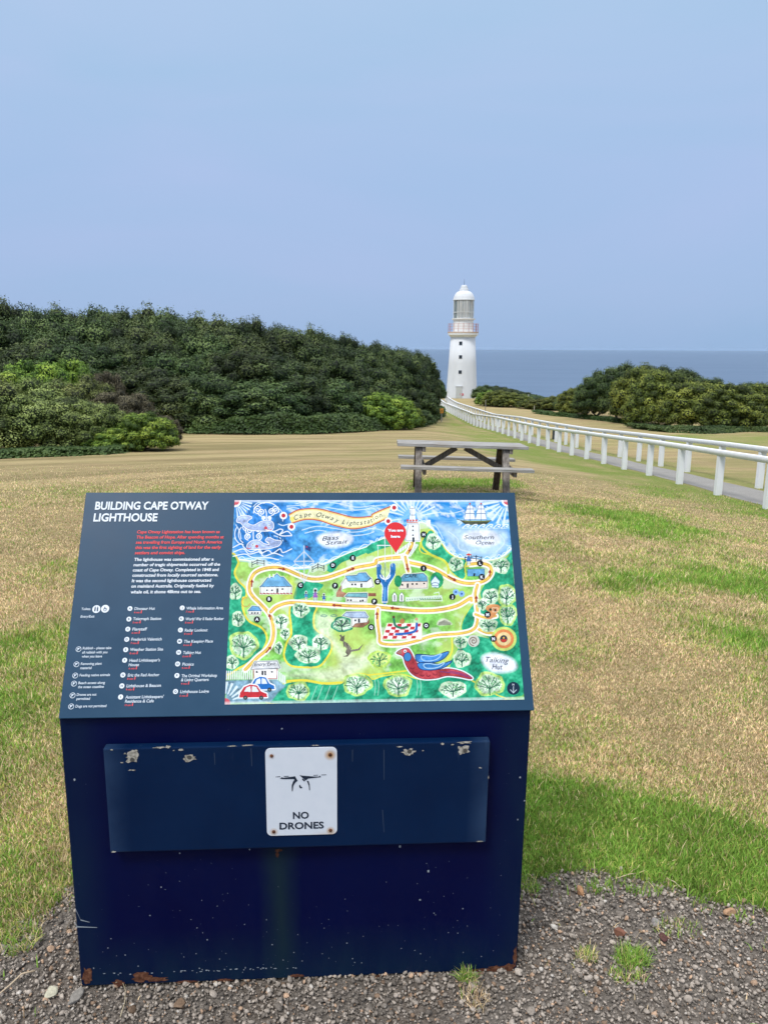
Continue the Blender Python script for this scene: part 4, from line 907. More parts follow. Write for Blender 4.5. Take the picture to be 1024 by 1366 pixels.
for i, (x_, y_) in enumerate(((177, 1013), (253, 1010), (546, 1002), (620, 1001))):
    blob(C2, fr(x_, y_), .0055, .0055, 300 + i, .1, 14, YB - .0016); 
C2.build_each('old_bolt', Mat('old_bolt', (.09, .085, .075), .6, .4, .3).m, stand)
Sc = Letters(); rr_ = random.Random(5)
for x0_, y0_, x1_, y1_ in ((286, 1004, 287, 1020), (335, 998, 336, 1022), (470, 1000, 470, 1016), (512, 1000, 512, 1040), (609, 1025, 645, 1022), (580, 1024, 640, 1021), (600, 1030, 650, 1027), (510, 1080, 512, 1110)):
    a_ = fr(x0_, y0_); b_ = fr(x1_, y1_)
    Sc.add(np.array([(a_[0] - .0006, YB - .0008, a_[1]), (a_[0] + .0006, YB - .0008, a_[1]), (b_[0] + .0004, YB - .0008, b_[1]), (b_[0] - .0004, YB - .0008, b_[1])]), [[0, 1, 2, 3]])
Sc.build('scratch', Mat('scratch', (.05, .075, .12), .5, .3).m, stand)
# paint chips and rust on the cabinet
C3 = Letters()
for i in range(95):
    x_ = rr_.uniform(-.53, .53); z_ = abs(rr_.gauss(0, .14)) + .02
    if z_ > .40: z_ = rr_.uniform(.02, .4)
    s_ = rr_.choice((.0007, .0009, .0012, .0016)); blob(C3, (x_, z_), s_, s_ * rr_.uniform(.7, 1.3), i, .3, 8, -.0007)
for i in range(60):
    if rr_.random() < .45: continue
    x_ = -.50 + i * .0085 + rr_.uniform(-.004, .004); blob(C3, (x_, .034 + rr_.uniform(-.003, .003)), rr_.uniform(.0012, .0042), rr_.uniform(.001, .0018), 500 + i, .4, 9, -.0007)
for x_, y_, s_ in ((100, 1040, 1.4), (571, 1162, 1.6), (693, 1037, 1.3), (690, 1093, 1), (533, 1129, 1.8), (333, 1133, 1), (699, 1068, 1), (240, 1138, 1), (376, 954 + 18, 1.2), (560, 1200, 1.2)):
    blob(C3, front(x_, y_), .0018 * s_, .0022 * s_, int(x_), .35, 9, -.0007)
for (x0_, y0_), (x1_, y1_), w_ in (((101, 1212), (108, 1227), 1.6), ((108, 1227), (120, 1230), 1.4), ((102, 1236), (130, 1237), 1.6), ((100, 1230), (104, 1236), 2.2), ((571, 1152), (571, 1168), 1.2), ((280, 1310), (283, 1311), 1)):
    a_ = front(x0_, y0_); b_ = front(x1_, y1_); t_ = w_ * .0012
    C3.add(np.array([(a_[0], -.0007, a_[1] - t_), (b_[0], -.0007, b_[1] - t_ * .4), (b_[0], -.0007, b_[1] + t_ * .4), (a_[0], -.0007, a_[1] + t_)]), [[0, 1, 2, 3]])
C3.build('paint_chip', Mat('paint_chip', (.26, .30, .34), .7, .3).m, stand)
rust = Mat('rust', rough=.9, spec=.2); co = rust.coord('Object'); rust.color(rust.ramp(rust.noise(co, 90, 5, .7), [(.3, (.035, .014, .008)), (.5, (.105, .040, .022)), (.7, (.20, .095, .055))])); rust.bump(rust.noise(co, 90, 4), .5, .004)
C4 = Letters()
for i, (x_, y_, rx, ry) in enumerate(((111, 1302, 7, 13), (158, 1311, 8, 5), (190, 1303, 12, 7), (210, 1306, 14, 4), (395, 1301, 10, 2.2), (300, 1307, 12, 2), (640, 1294, 18, 3), (664, 1292, 14, 5), (683, 1290, 8, 6), (689, 1275, 2.5, 14), (500, 1302, 20, 2), (560, 1298, 16, 2.2), (250, 1309, 16, 2.2), (372, 1134, 5, 2), (370, 1139, 2, 5))):
    a_ = front(x_, y_); rx_ = rx * .0019
    if a_[0] - rx_ * 1.3 < -W / 2: a_ = (-W / 2 + rx_ * 1.3, a_[1])
    if a_[0] + rx_ * 1.3 > W / 2: a_ = (W / 2 - rx_ * 1.3, a_[1])
    blob(C4, a_, rx_, ry * .0019, 700 + i, .28, 22, -.0010 - i * .00002)
C4.build_each('rust_patch', rust.m, stand)
# the small white sign
sgm = Mat('sign_enamel', rough=.35, spec=.45); co = sgm.coord('Object')
sc4 = [fr(x_, y_) for x_, y_ in ((355, 997), (449.5, 997), (449.5, 1113), (355, 1113))]
SX0 = (sc4[0][0] + sc4[3][0]) / 2; SX1 = (sc4[1][0] + sc4[2][0]) / 2; SZ1 = (sc4[0][1] + sc4[1][1]) / 2; SZ0 = (sc4[2][1] + sc4[3][1]) / 2
sw, sh = SX1 - SX0, SZ1 - SZ0
def rounded(w_, h_, r, n=6):
    p = []
    for cx, cy, a0 in ((w_ - r, r, -pi / 2), (w_ - r, h_ - r, 0), (r, h_ - r, pi / 2), (r, r, pi)):
        for i in range(n + 1): p.append((cx + r * cos(a0 + i / n * pi / 2), cy + r * sin(a0 + i / n * pi / 2)))
    return p
# sign frame: x right, y up, z out of the board
SM = Matrix(((1, 0, 0, SX0), (0, 0, -1, YB - .0025), (0, 1, 0, SZ0), (0, 0, 0, 1)))
bm = bmesh.new(); rp = rounded(sw, sh, .0125)
top = [bm.verts.new((x_, y_, 0)) for x_, y_ in rp]; bot = [bm.verts.new((x_, y_, -.0022)) for x_, y_ in rp]
bm.faces.new(top); bm.faces.new(bot[::-1])
for i in range(len(rp)): j = (i + 1) % len(rp); bm.faces.new((bot[i], bot[j], top[j], top[i]))
spx4 = sgm.n('ShaderNodeSeparateXYZ'); sgm.l(co, spx4.inputs[0])
screws = [(.0175 / .1805 * sw, .0105 / .2225 * sh), (sw * .905, .0105 / .2225 * sh), (sw * .088, sh * .918), (sw * .905, sh * .918)]
base_c = sgm.mix(sgm.val(sgm.noise(co, 30, 4), .4, .7, 0, .4), (.64, .69, .75), (.57, .63, .70))
for i, (sx_, sy_) in enumerate(screws):          # rust bleeding from each fixing
    d_ = sgm.n('ShaderNodeVectorMath', operation='DISTANCE'); d_.inputs[1].default_value = (sx_, sy_ - .001, 0); sgm.l(co, d_.inputs[0])
    base_c = sgm.mix(sgm.val(d_.outputs['Value'], .0045, (.012, .012, .009, .016)[i], (.6, .7, .35, .95)[i], 0), base_c, (.45, .24, .07))
base_c = sgm.mix(sgm.math('MULTIPLY', sgm.val(spx4.outputs[1], .012, .002, 0, .35), sgm.val(spx4.outputs[0], .10, .16, 0, 1)), base_c, (.45, .26, .10))
sgm.color(base_c)
sgn = obj('no_drones_sign', bm, sgm.m, stand); sgn.matrix_local = SM
for sx_, sy_ in screws:
    bm = bmesh.new(); lathe(bm, [(.0042, 0), (.0038, .0014), (.0024, .0024), (.0006, .0028)], 14, (sx_, sy_, .0002)); obj('screw', bm, rust.m, sgn, True)
T = Letters(); T.line('NO', (sw * .485, sh * .195), .0175, width=sw * .225, shear=0, offset=.028, z=.0007, center=True); T.line('DRONES', (sw * .495, sh * .075), .0175, width=sw * .63, shear=0, offset=.028, z=.0007, center=True)
T.build('sign_lettering', ink_k, sgn)
T = Letters()
def sg(pts):    # crop of the sign: 118..862 x 95..1010
    return np.array([((x_ - 120) / 742 * sw, (1005 - y_) / 910 * sh, .0007) for x_, y_ in pts])
for q in ([(268, 405), (290, 388), (300, 396), (425, 383), (440, 415), (440, 425), (405, 412), (300, 410)], [(430, 400), (452, 430), (425, 450), (405, 480), (398, 535), (390, 540), (388, 480), (402, 440), (418, 420)],
          [(470, 372), (500, 378), (620, 390), (672, 392), (684, 380), (694, 398), (560, 410), (535, 428), (505, 405)], [(545, 432), (565, 435), (575, 470), (578, 530), (570, 532), (565, 480)], [(500, 408), (530, 425), (520, 440), (498, 420)],
          [(222, 383), (272, 380), (272, 386), (222, 388)], [(308, 379), (360, 378), (360, 384), (308, 385)], [(616, 375), (664, 374), (664, 379), (616, 381)], [(698, 373), (750, 372), (750, 377), (698, 379)], [(465, 480), (478, 470), (482, 488), (500, 500), (485, 512), (468, 500)]):
    v_ = sg(q); T.add(v_, [list(range(len(v_)))])
T.build('drone_pictogram', ink_k, sgn)

# ------------------------------------------------------------------ gravel
def stones(n, xr, yr, size, seed, mask):
    r = np.random.default_rng(seed)
    bm = bmesh.new(); bmesh.ops.create_icosphere(bm, subdivisions=2 if size[1] > .015 and n < 3000 else 1, radius=1.0)
    bv = np.array([v.co[:] for v in bm.verts]); bf = np.array([[v.index for v in f.verts] for f in bm.faces]); bm.free()
    variants = []
    for q in range(24):
        rr = np.random.default_rng(seed * 100 + q); v = bv.copy()
        for _ in range(7):                                          # knock flat facets off a ball
            d = rr.normal(size=3); d /= np.linalg.norm(d); c_ = rr.uniform(.45, .85); t_ = v @ d; v = v - np.outer(np.clip(t_ - c_, 0, 9), d)
        v *= rr.uniform([.8, .65, .5], [1.2, .95, .8]); variants.append(v)
    variants = np.array(variants)
    x = r.uniform(*xr, n * 3); y = r.uniform(*yr, n * 3); kp = mask(x, y, r); x = x[kp][:n]; y = y[kp][:n]; n = len(x)
    s = size[0] * (size[1] / size[0]) ** (r.random(n) ** 1.7) / 2
    a = r.uniform(0, 2 * pi, n); v = variants[r.integers(0, 24, n)]
    ca, sa = np.cos(a)[:, None], np.sin(a)[:, None]
    tx = r.normal(0, .35, n)[:, None]
    vx = v[:, :, 0] * ca - v[:, :, 1] * sa; vy = v[:, :, 0] * sa + v[:, :, 1] * ca; vz = v[:, :, 2] + vx * tx
    P = np.stack([vx * s[:, None] + x[:, None], vy * s[:, None] + y[:, None], vz * s[:, None] + (gz(x, y) + s * r.uniform(-.1, .45, n))[:, None]], 2)
    nv = len(bv); Fq = (bf[None] + (np.arange(n) * nv)[:, None, None]).reshape(-1, 3)
    g = r.random(n); base = np.array([.275, .247, .215])[None] * (.42 + 1.15 * g[:, None] ** 1.3)
    warm = r.random(n)[:, None] < .12; base = np.where(warm, base * np.array([1.25, .98, .78]), base)
    pale = r.random(n)[:, None] < .016; base = np.where(pale, np.array([.50, .48, .44]), base)
    return P.reshape(-1, 3), Fq, np.repeat(base, nv, 0)
def gmask(x, y, r):
    inbox = (np.abs(x - BX) < .56) & (y > BY + .02 + (x - BX) * .06) & (y < BY + .33)
    return (r.random(len(x)) < gravelness(x, y)) & ~inbox
Vs, Fs, Cs = [], [], []; off = 0
for args in ((38000, (-1.7, 2.2), (1.05, 2.75), (.0055, .0115), 1), (12000, (-1.7, 2.2), (1.05, 2.75), (.010, .021), 2), (550, (-1.7, 2.2), (1.05, 2.75), (.017, .031), 3)):
    v, f, c_ = stones(*args, gmask); Vs.append(v); Fs.append(f + off); Cs.append(c_); off += len(v)
gm_ = Mat('gravel_stone', rough=.88, spec=.25); co = gm_.coord('Object')
gm_.color(gm_.mix(1.0, gm_.attr('tint'), gm_.ramp(gm_.noise(co, 350, 3, .7), [(.3, (.62, .60, .58)), (.7, (1.25, 1.22, 1.2))]), 'MULTIPLY')); gm_.bump(gm_.noise(co, 500, 3), .5, .002)
tag(link('gravel', np_mesh('gravel', np.vstack(Vs), np.vstack(Fs), np.vstack(Cs)), gm_.m), 'loose grey basalt gravel around the foot of the navy stand', 'gravel', kind='stuff')
def one_stone(px, py, sz, colr, name, label, seed, grp=None):
    p = cast(px, py); bm = bmesh.new(); bmesh.ops.create_icosphere(bm, subdivisions=3, radius=1)
    r = random.Random(seed); ds = [(Vector((r.gauss(0, 1), r.gauss(0, 1), r.gauss(0, 1))).normalized(), r.uniform(.5, .85)) for _ in range(9)]
    for v in bm.verts:
        for d, c_ in ds:
            t_ = v.co.dot(d)
            if t_ > c_: v.co -= d * (t_ - c_)
        v.co = Vector((v.co.x * sz[0], v.co.y * sz[1], v.co.z * sz[2]))
    mt = Mat(name, rough=.85, spec=.25); cc = mt.coord('Object'); mt.color(mt.ramp(mt.noise(cc, 120, 4, .7), [(.3, tuple(np.array(colr) * .6)), (.65, colr)])); mt.bump(mt.noise(cc, 200, 3), .4, .003)
    o = obj(name, bm, mt.m); o.location = (p[0], p[1], p[2] + sz[2] * .45); o.rotation_euler = (0, 0, r.uniform(0, 3)); tag(o, label, 'stone', grp)
one_stone(773, 1190, (.019, .014, .012), (.42, .23, .12), 'stone', 'orange-brown stone in the gravel, nearest the right side of the stand', 1)
one_stone(826, 1247, (.018, .016, .013), (.22, .10, .065), 'stone', 'rust-brown stone just above the largest green tuft in the gravel', 2)
one_stone(972, 1219, (.020, .014, .013), (.44, .27, .16), 'stone', 'orange-tan stone by the grass edge at the right', 3)
one_stone(884, 1252, (.014, .012, .010), (.10, .045, .04), 'stone', 'small dark maroon stone in the gravel right of the green tuft', 4)
one_stone(240, 1342, (.020, .016, .012), (.22, .15, .10), 'stone', 'brown stone in the gravel in front of the stand, left of its middle', 5)
one_stone(101, 1332, (.014, .030, .013), (.30, .28, .25), 'stone', 'long pale grey stone at the left front corner of the stand', 6)
one_stone(69, 1325, (.020, .018, .012), (.52, .50, .38), 'stone', 'pale cream lump in the gravel left of the stand corner', 7)
one_stone(873, 1232, (.017, .014, .010), (.27, .25, .24), 'stone', 'larger pale grey angular stone in the middle of the gravel right of the stand', 8)

# ------------------------------------------------------------------ grass
gmat = Mat('grass_blade', rough=.7, spec=.2)
gmat.color(gmat.attr('tint')); 
tr = gmat.n('ShaderNodeBsdfTranslucent'); gmat.l(gmat.attr('tint'), tr.inputs[0]); mx = gmat.n('ShaderNodeMixShader'); mx.inputs[0].default_value = .25
gmat.l(gmat.b.outputs[0], mx.inputs[1]); gmat.l(tr.outputs[0], mx.inputs[2]); gmat.l(mx.outputs[0], gmat.nt.nodes['Material Output'].inputs[0])
def blades(x, y, g, hh, ww, r, lean=.6, z=None):
    n = len(x); a = r.uniform(0, 2 * pi, n); b = r.uniform(0, 2 * pi, n)
    z = gz(x, y) if z is None else z
    wx, wy = np.cos(b) * ww / 2, np.sin(b) * ww / 2
    ln = hh * r.uniform(.2, 1, n) * lean; dx, dy = np.cos(a) * ln, np.sin(a) * ln
    top = hh * np.sqrt(np.clip(1 - (ln / hh) ** 2 * .6, .1, 1))
    P = np.stack([np.stack([x - wx, y - wy, z - .003], 1), np.stack([x + wx, y + wy, z - .003], 1),
                  np.stack([x + dx * .4 + wx * .7, y + dy * .4 + wy * .7, z + top * .6], 1), np.stack([x + dx * .4 - wx * .7, y + dy * .4 - wy * .7, z + top * .6], 1),
                  np.stack([x + dx, y + dy, z + top], 1)], 1)
    i0 = (np.arange(n) * 5)[:, None]
    Fq = np.vstack([i0 + np.array([0, 1, 2]), i0 + np.array([0, 2, 3]), i0 + np.array([3, 2, 4])])
    v1 = r.random((n, 1)); isg = (r.random(n) < g)[:, None]
    green = np.array([.175, .320, .050]) * (.7 + .9 * v1) + np.array([.07, .03, .01]) * (r.random((n, 1)) ** 3)
    dryc = np.array([.80, .625, .38]) * (.55 + .75 * v1); brown = np.array([.46, .32, .185]) * (.7 + .6 * v1)
    c = np.where(isg, green, np.where(r.random((n, 1)) < .2, brown, dryc))
    yg = (r.random(n) < .34 - .22 * np.clip((g - .6) * 3, 0, 1))[:, None]; c = np.where(yg & isg, np.array([.50, .50, .14]) * (.7 + .6 * v1), c)
    rr0_ = np.hypot(x - 3, y - 6); bd = 1 + .55 * (fbm(rr0_, x * .08, 1.0, 71, 2) - .5) * np.clip((5 - x) / 3, 0, 1) * np.clip((y - 5) / 4, 0, 1)
    c = c * bd[:, None] * (.70 + .60 * fbm(x, y, .22, 77, 3))[:, None]
    return P.reshape(-1, 3), Fq, np.repeat(c, 5, 0)
r = np.random.default_rng(5); n = 760000
rad = 1.7 * (17.0 / 1.7) ** (r.random(n) ** .92); ang = r.uniform(-.56, .56, n)
x = rad * np.sin(ang); y = rad * np.cos(ang)
inbox = (np.abs(x - BX) < .60) & (y > BY - .02) & (y < BY + .36)
hidden = (np.abs(x + .2 * 1) < .22 * y) & (y > 2.3) & (y < 5.6) & (np.abs(x - BX) < .3 + .12 * y) & (r.random(n) < .75)
ok = ~inbox & ~hidden & (r.random(n) < np.clip((17.2 - rad) / 9, 0, 1)) & (r.random(n) > np.where(gravel_edge(x) - y < .10, gravelness(x, y) * (.80 + .19 * (fbm(x, y, .05, 91, 2) > .42)), .9975) * gravelness(x, y)) & ~((x > PATH_X0 - .03) & (x < PATH_X1 + .03))
x, y, rad = x[ok], y[ok], rad[ok]; n = len(x)
g = greenness(x, y); lush = np.clip(g * 1.3, 0, 1)
hh = (.014 + .024 * lush * np.clip(fbm(x, y, .3, 8, 2) * 1.6, .4, 1.3)) * r.uniform(.5, 1.25, n) * np.clip(rad / 4, .9, 1.25)
hh = hh * (.55 + .95 * fbm(x, y, .10, 61, 2)); hh = np.where(r.random(n) < .006, hh * 1.9, hh)
v, f, c_ = blades(x, y, np.clip(g * 1.05 + .13, .0, .94), hh, np.clip(.0022 + rad * .0006, 0, .009) * r.uniform(.7, 1.3, n), r, .95)
tag(link('lawn_grass', np_mesh('lawn_grass', v, f, c_), gmat.m), 'short patchy lawn grass, green and straw coloured', 'grass', kind='stuff')
def tuft(px, py, rx, ry, nb_, h_, g_, label, seed):
    r = np.random.default_rng(seed); p = cast(px, py)
    a = r.uniform(0, 2 * pi, nb_); q = np.sqrt(r.random(nb_)); x = q * np.cos(a) * rx; y = q * np.sin(a) * ry
    v, f, c_ = blades(x, y, np.full(nb_, g_), h_ * r.uniform(.5, 1.2, nb_), .0022 * r.uniform(.7, 1.3, nb_), r, 1.15, z=np.zeros(nb_))
    o = link('grass_tuft', np_mesh('grass_tuft', v, f, c_), gmat.m); o.location = p; tag(o, label, 'grass tuft')
tuft(843, 1281, .045, .035, 420, .034, .95, 'largest green grass tuft growing in the gravel at right', 1)
tuft(838, 1302, .05, .03, 160, .022, .8, 'thin low grass patch below the largest tuft in the gravel', 2)
tuft(783, 1276, .030, .028, 130, .026, .6, 'yellowish grass tuft in gravel left of the largest tuft', 3)
tuft(622, 1306, .022, .018, 170, .032, .9, 'small green tuft against the front foot of the stand, right half', 4)
tuft(634, 1330, .035, .05, 90, .030, .05, 'dry straw tuft just in front of the small green tuft', 5)
tuft(20, 1255, .07, .06, 420, .034, .75, 'grass clump in the gravel at the left edge of the photo', 6)
tuft(708, 1185, .03, .03, 120, .034, .9, 'green tuft in gravel against the right side of the stand', 7)
tuft(905, 1240, .07, .04, 120, .022, .75, 'sparse low grass in the gravel near the right lawn edge', 8)
def stick(pts, rad_, col_, label, name='dry_stalk'):
    bm = bmesh.new(); P = []
    for i, (x_, y_) in enumerate(pts):
        p = cast(x_, y_); P.append(Vector(p) + Vector((0, 0, .012 + .004 * sin(i * 2))))
    tube(bm, P, [rad_ * (1 - .6 * i / len(P)) for i in range(len(P))], 6); mt = Mat(name, col_, .8, .2); tag(obj(name, bm, mt.m, None, True), label, 'dry stalk')
stick([(48, 1300), (30, 1306), (14, 1318), (-4, 1334)], .0028, (.45, .36, .25), 'pale dry stalk lying on the gravel at the left edge')
stick([(161, 1362), (167, 1345), (168, 1325), (163, 1312), (155, 1318)], .0011, (.42, .36, .24), 'thin curled straw hooked at the rusty foot of the stand')
stick([(822, 1176), (838, 1172), (850, 1168)], .0014, (.5, .40, .28), 'short straw where lawn meets gravel, right of stand')
stick([(888, 1176), (898, 1182), (908, 1188)], .0014, (.55, .44, .33), 'short pale straw at the gravel edge under the lush grass')

# ------------------------------------------------------------------ fences
wp = Mat('white_fence_paint', rough=.5, spec=.35); co = wp.coord('Object', (1, 1, .3))
wp.color(wp.mix(wp.val(wp.noise(co, 9, 5, .65), .45, .75, 0, .35), (.72, .74, .76), (.52, .53, .52)))
FH = .85
bm = bmesh.new(); box(bm, (0, 0, (FH - .10) / 2 - .1), (.115, .115, FH - .10 + .2), bev=.004); post_me = bpy.data.meshes.new('post'); bm.to_mesh(post_me); bm.free(); post_me.materials.append(wp.m)
def fence(xf, ys_, label, name='rail_fence'):
    x0_, y0_ = xf(ys_[0]), ys_[0]; root = thing(name, label, 'fence', (x0_, y0_, float(gz(x0_, y0_))))
    pts = []
    for y_ in ys_:
        x_ = xf(y_); z_ = float(gz(x_, y_)); o = bpy.data.objects.new('post', post_me); COL.objects.link(o); o.parent = root
        o.location = (x_ - root.location.x, y_ - root.location.y, z_ - root.location.z + random.uniform(-.008, .004)); o.rotation_euler = (random.uniform(-.012, .012), random.uniform(-.012, .012), random.uniform(-.04, .04)); pts.append((x_, y_, z_))
    P = [np.array([x_ - root.location.x, y_ - root.location.y, z_ - root.location.z + FH]) for x_, y_, z_ in pts]
    V_ = []; F_ = []
    # one long rail: rectangular section with chamfered top
    sec = [(-.060, -.10), (.060, -.10), (.060, -.004), (.056, 0), (-.056, 0), (-.060, -.004)]
    for i, p in enumerate(P):
        d = P[min(i + 1, len(P) - 1)] - P[max(i - 1, 0)]; d /= np.linalg.norm(d); s_ = np.array([d[1], -d[0], 0]); s_ /= np.linalg.norm(s_)
        for a_, b_ in sec: V_.append(p + s_ * a_ + np.array([0, 0, b_]))
    for i in range(len(P) - 1):
        for j in range(6): F_.append((i * 6 + j, i * 6 + (j + 1) % 6, (i + 1) * 6 + (j + 1) % 6, (i + 1) * 6 + j))
    me = np_mesh('rail', V_, F_); link('rail', me, wp.m, root)
    return root
ys_n = [4.76 + 1.9 * i for i in range(61)]
fence(lambda y_: 6.28 + xshift(y_), ys_n, 'white post and rail fence on the near, lawn side of the path')
ys_f = [4.21 + 1.87 * i for i in range(64)]
fence(lambda y_: 7.62 + xshift(y_), ys_f, 'white post and rail fence on the far, seaward side of the path')

# ------------------------------------------------------------------ picnic table
wd = Mat('weathered_timber', rough=.85, spec=.2)
cg = wd.coord('Object', (.9, 14, 14)); g1 = wd.noise(cg, 4, 5, .65); g2 = wd.noise(wd.coord('Object'), 2.5, 3)
c = wd.ramp(g1, [(.3, (.13, .125, .12)), (.55, (.30, .30, .29)), (.75, (.46, .46, .46))]); c = wd.mix(wd.val(g2, .45, .7, 0, .5), c, (.20, .17, .13)); wd.color(c); wd.bump(g1, .5, .006)
wd2 = Mat('weathered_leg', rough=.85, spec=.2); cg = wd2.coord('Object', (8, 8, .8)); g1 = wd2.noise(cg, 4, 5, .65)
wd2.color(wd2.ramp(g1, [(.3, (.085, .072, .060)), (.6, (.22, .20, .18)), (.8, (.36, .35, .33))])); wd2.bump(g1, .4, .005)
wd3 = Mat('shaded_timber', rough=.85, spec=.2); cg = wd3.coord('Object', (8, 8, .8)); wd3.color(wd3.ramp(wd3.noise(cg, 4, 4), [(.3, (.045, .032, .024)), (.7, (.13, .095, .07))]))  # darker copy of the leg timber: the rear legs' shade put into the colour
tx, ty = 1.07, 10.86
tb = thing('picnic_table', 'weathered grey timber picnic table with attached benches on the lawn', 'picnic table', (tx, ty, float(gz(tx, ty))))
tb.rotation_euler = (radians(-2.6), radians(1.3), radians(-1.0))
for j in range(5):
    bm = bmesh.new(); box(bm, (random.uniform(-.008, .008) + .0, -.292 + j * .146, .70), (1.80, .138, .042), bev=.005); obj('top_plank', bm, wd.m, tb)
for s_, nm in ((-1, 'bench'), (1, 'bench')):
    for j in range(2):
        bm = bmesh.new(); box(bm, (.03 * (s_ < 0), s_ * (.74 + (j - .5) * .125), .435), (1.76, .118, .04), bev=.005); obj('bench_plank', bm, wd.m, tb)
for x_ in (-.60, .60):
    for s_ in (-1, 1):
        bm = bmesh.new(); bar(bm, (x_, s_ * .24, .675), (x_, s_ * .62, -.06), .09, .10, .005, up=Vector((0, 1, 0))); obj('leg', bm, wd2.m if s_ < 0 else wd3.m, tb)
    bm = bmesh.new(); bar(bm, (x_ + .07, -.80, .39), (x_ + .07, .80, .39), .045, .09, .004); obj('bench_bearer', bm, wd2.m, tb)
    bm = bmesh.new(); bar(bm, (x_ + .07, -.34, .645), (x_ + .07, .34, .645), .045, .068, .004); obj('top_bearer', bm, wd2.m, tb)
    bm = bmesh.new(); bar(bm, (x_ + .09 * (1 if x_ < 0 else 0), 0, .37), (.06 if x_ > 0 else -.06, 0, .655), .045, .075, .004); obj('brace', bm, wd2.m, tb)

# ------------------------------------------------------------------ lighthouse
LD = 137.0
lp = cast(615.2, 531.0); kx = LD / lp[1]
LX, LY = float(lp[0]), float(lp[1]); LZ = float(gz(LX, LY))
lw = Mat('lighthouse_render', rough=.75, spec=.25); co = lw.coord('Object', (1, 1, .25)); n1 = lw.noise(co, .9, 5, .65)
lw.color(lw.mix(lw.val(n1, .45, .75, 0, .5), (.60, .63, .66), (.48, .50, .52))); lw.bump(lw.noise(lw.coord('Object'), 3, 4), .1, .05)
lwr = Mat('rusty_white', rough=.7, spec=.3); co = lwr.coord('Object', (1.6, 1.6, .25)); n1 = lwr.noise(co, 2.2, 5, .7)
lwr.color(lwr.ramp(n1, [(.52, (.74, .76, .76)), (.66, (.68, .65, .58)), (.76, (.52, .36, .24))]))
redp = Mat('red_paint', (.42, .20, .19), .6, .3).m; dk = Mat('window_dark', (.012, .018, .025), .12, .6).m
sv = LY / 1073.0; sh_ = LY / 1049.0       # metres per photograph pixel at the tower
def zz(py): return (531.0 - py) * sv
lt = thing('lighthouse', 'white round lighthouse with red railed gallery and domed lantern', 'lighthouse', (LX, LY, LZ))
bm = bmesh.new(); lathe(bm, [(21.0 * sh_, -.6), (20.9 * sh_, zz(530)), (20.3 * sh_, zz(519)), (18.3 * sh_, zz(484)), (16.3 * sh_, zz(449))], 64); obj('tower', bm, lw.m, lt, True)
bm = bmesh.new(); lathe(bm, [(16.2 * sh_, zz(449.2)), (17.4 * sh_, zz(448.2)), (18.2 * sh_, zz(446.6)), (19.8 * sh_, zz(446.4)), (20.2 * sh_, zz(445.4)), (19.6 * sh_, zz(444.4)), (20.3 * sh_, zz(444.2)), (20.3 * sh_, zz(442.0)), (14 * sh_, zz(441.9))], 64); gal = obj('gallery_deck', bm, lwr.m, lt)
bm = bmesh.new(); lathe(bm, [(20.34 * sh_, zz(443.4)), (20.36 * sh_, zz(442.2)), (20.2 * sh_, zz(441.95))], 64); obj('rusty_kerb', bm, Mat('rusty_kerb', (.42, .27, .17), .8, .2).m, gal)
bm = bmesh.new(); lathe(bm, [(13.4 * sh_, zz(442)), (13.4 * sh_, zz(426.2)), (15.4 * sh_, zz(425.8)), (15.6 * sh_, zz(424.4)), (13.6 * sh_, zz(424.2))], 48); obj('service_drum', bm, lwr.m, lt)
# railing of the gallery
bm = bmesh.new(); bw = bmesh.new()
for i in range(18):
    a_ = 2 * pi * i / 18 + .1; x_, y_ = cos(a_) * 19.6 * sh_, sin(a_) * 19.6 * sh_
    tube(bm, [(x_, y_, zz(442)), (x_, y_, zz(430.8))], [.045, .04], 6)
for z_ in (zz(431.5), zz(434.8), zz(438.2)):
    pts = [(cos(2 * pi * i / 48) * 19.6 * sh_, sin(2 * pi * i / 48) * 19.6 * sh_, z_) for i in range(49)]; tube(bm, pts, [.02] * 49, 5)
obj('gallery_railing', bm, redp, lt)
# lantern: glazed on the left, screened on the seaward and right side
bm = bmesh.new(); n_ = 16; R0 = 13.5 * sh_
for i in range(n_):
    a0 = 2 * pi * i / n_; a1 = 2 * pi * (i + 1) / n_; am = (a0 + a1) / 2
    if not (radians(180) < am < radians(232)):
        v_ = [bm.verts.new((cos(a_) * R0, sin(a_) * R0, z_)) for a_, z_ in ((a0, zz(424.2)), (a1, zz(424.2)), (a1, zz(400.4)), (a0, zz(400.4)))]
        bm.faces.new(v_)
bmesh.ops.solidify(bm, geom=list(bm.faces), thickness=.05); obj('lantern_screen', bm, lwr.m, lt)
glm = Mat('lantern_glass', (.30, .38, .38), .06, .6); glm.b.inputs['Alpha'].default_value = .35
bm = bmesh.new(); lathe(bm, [(R0 * .985, zz(424)), (R0 * .985, zz(400.5))], 32, cap=False); obj('lantern_glass', bm, glm.m, lt, True)
bm = bmesh.new()
for i in range(0, n_, 4):
    a_ = 2 * pi * i / n_ + .2; tube(bm, [(cos(a_) * R0 * 1.01, sin(a_) * R0 * 1.01, zz(424.3)), (cos(a_) * R0 * 1.01, sin(a_) * R0 * 1.01, zz(400.3))], [.05, .05], 6)
for z_ in (zz(416.5),):
    tube(bm, [(cos(2 * pi * i / 32) * R0 * 1.02, sin(2 * pi * i / 32) * R0 * 1.02, z_) for i in range(33)], [.04] * 33, 5)
obj('glazing_bar', bm, lwr.m, lt)
bm = bmesh.new(); lathe(bm, [(.25, zz(424)), (.9, zz(420)), (1.05, zz(412)), (.9, zz(404)), (.2, zz(401))], 20); obj('lamp_lens', bm, Mat('lens_glass', (.06, .10, .10), .1, .7).m, lt, True)
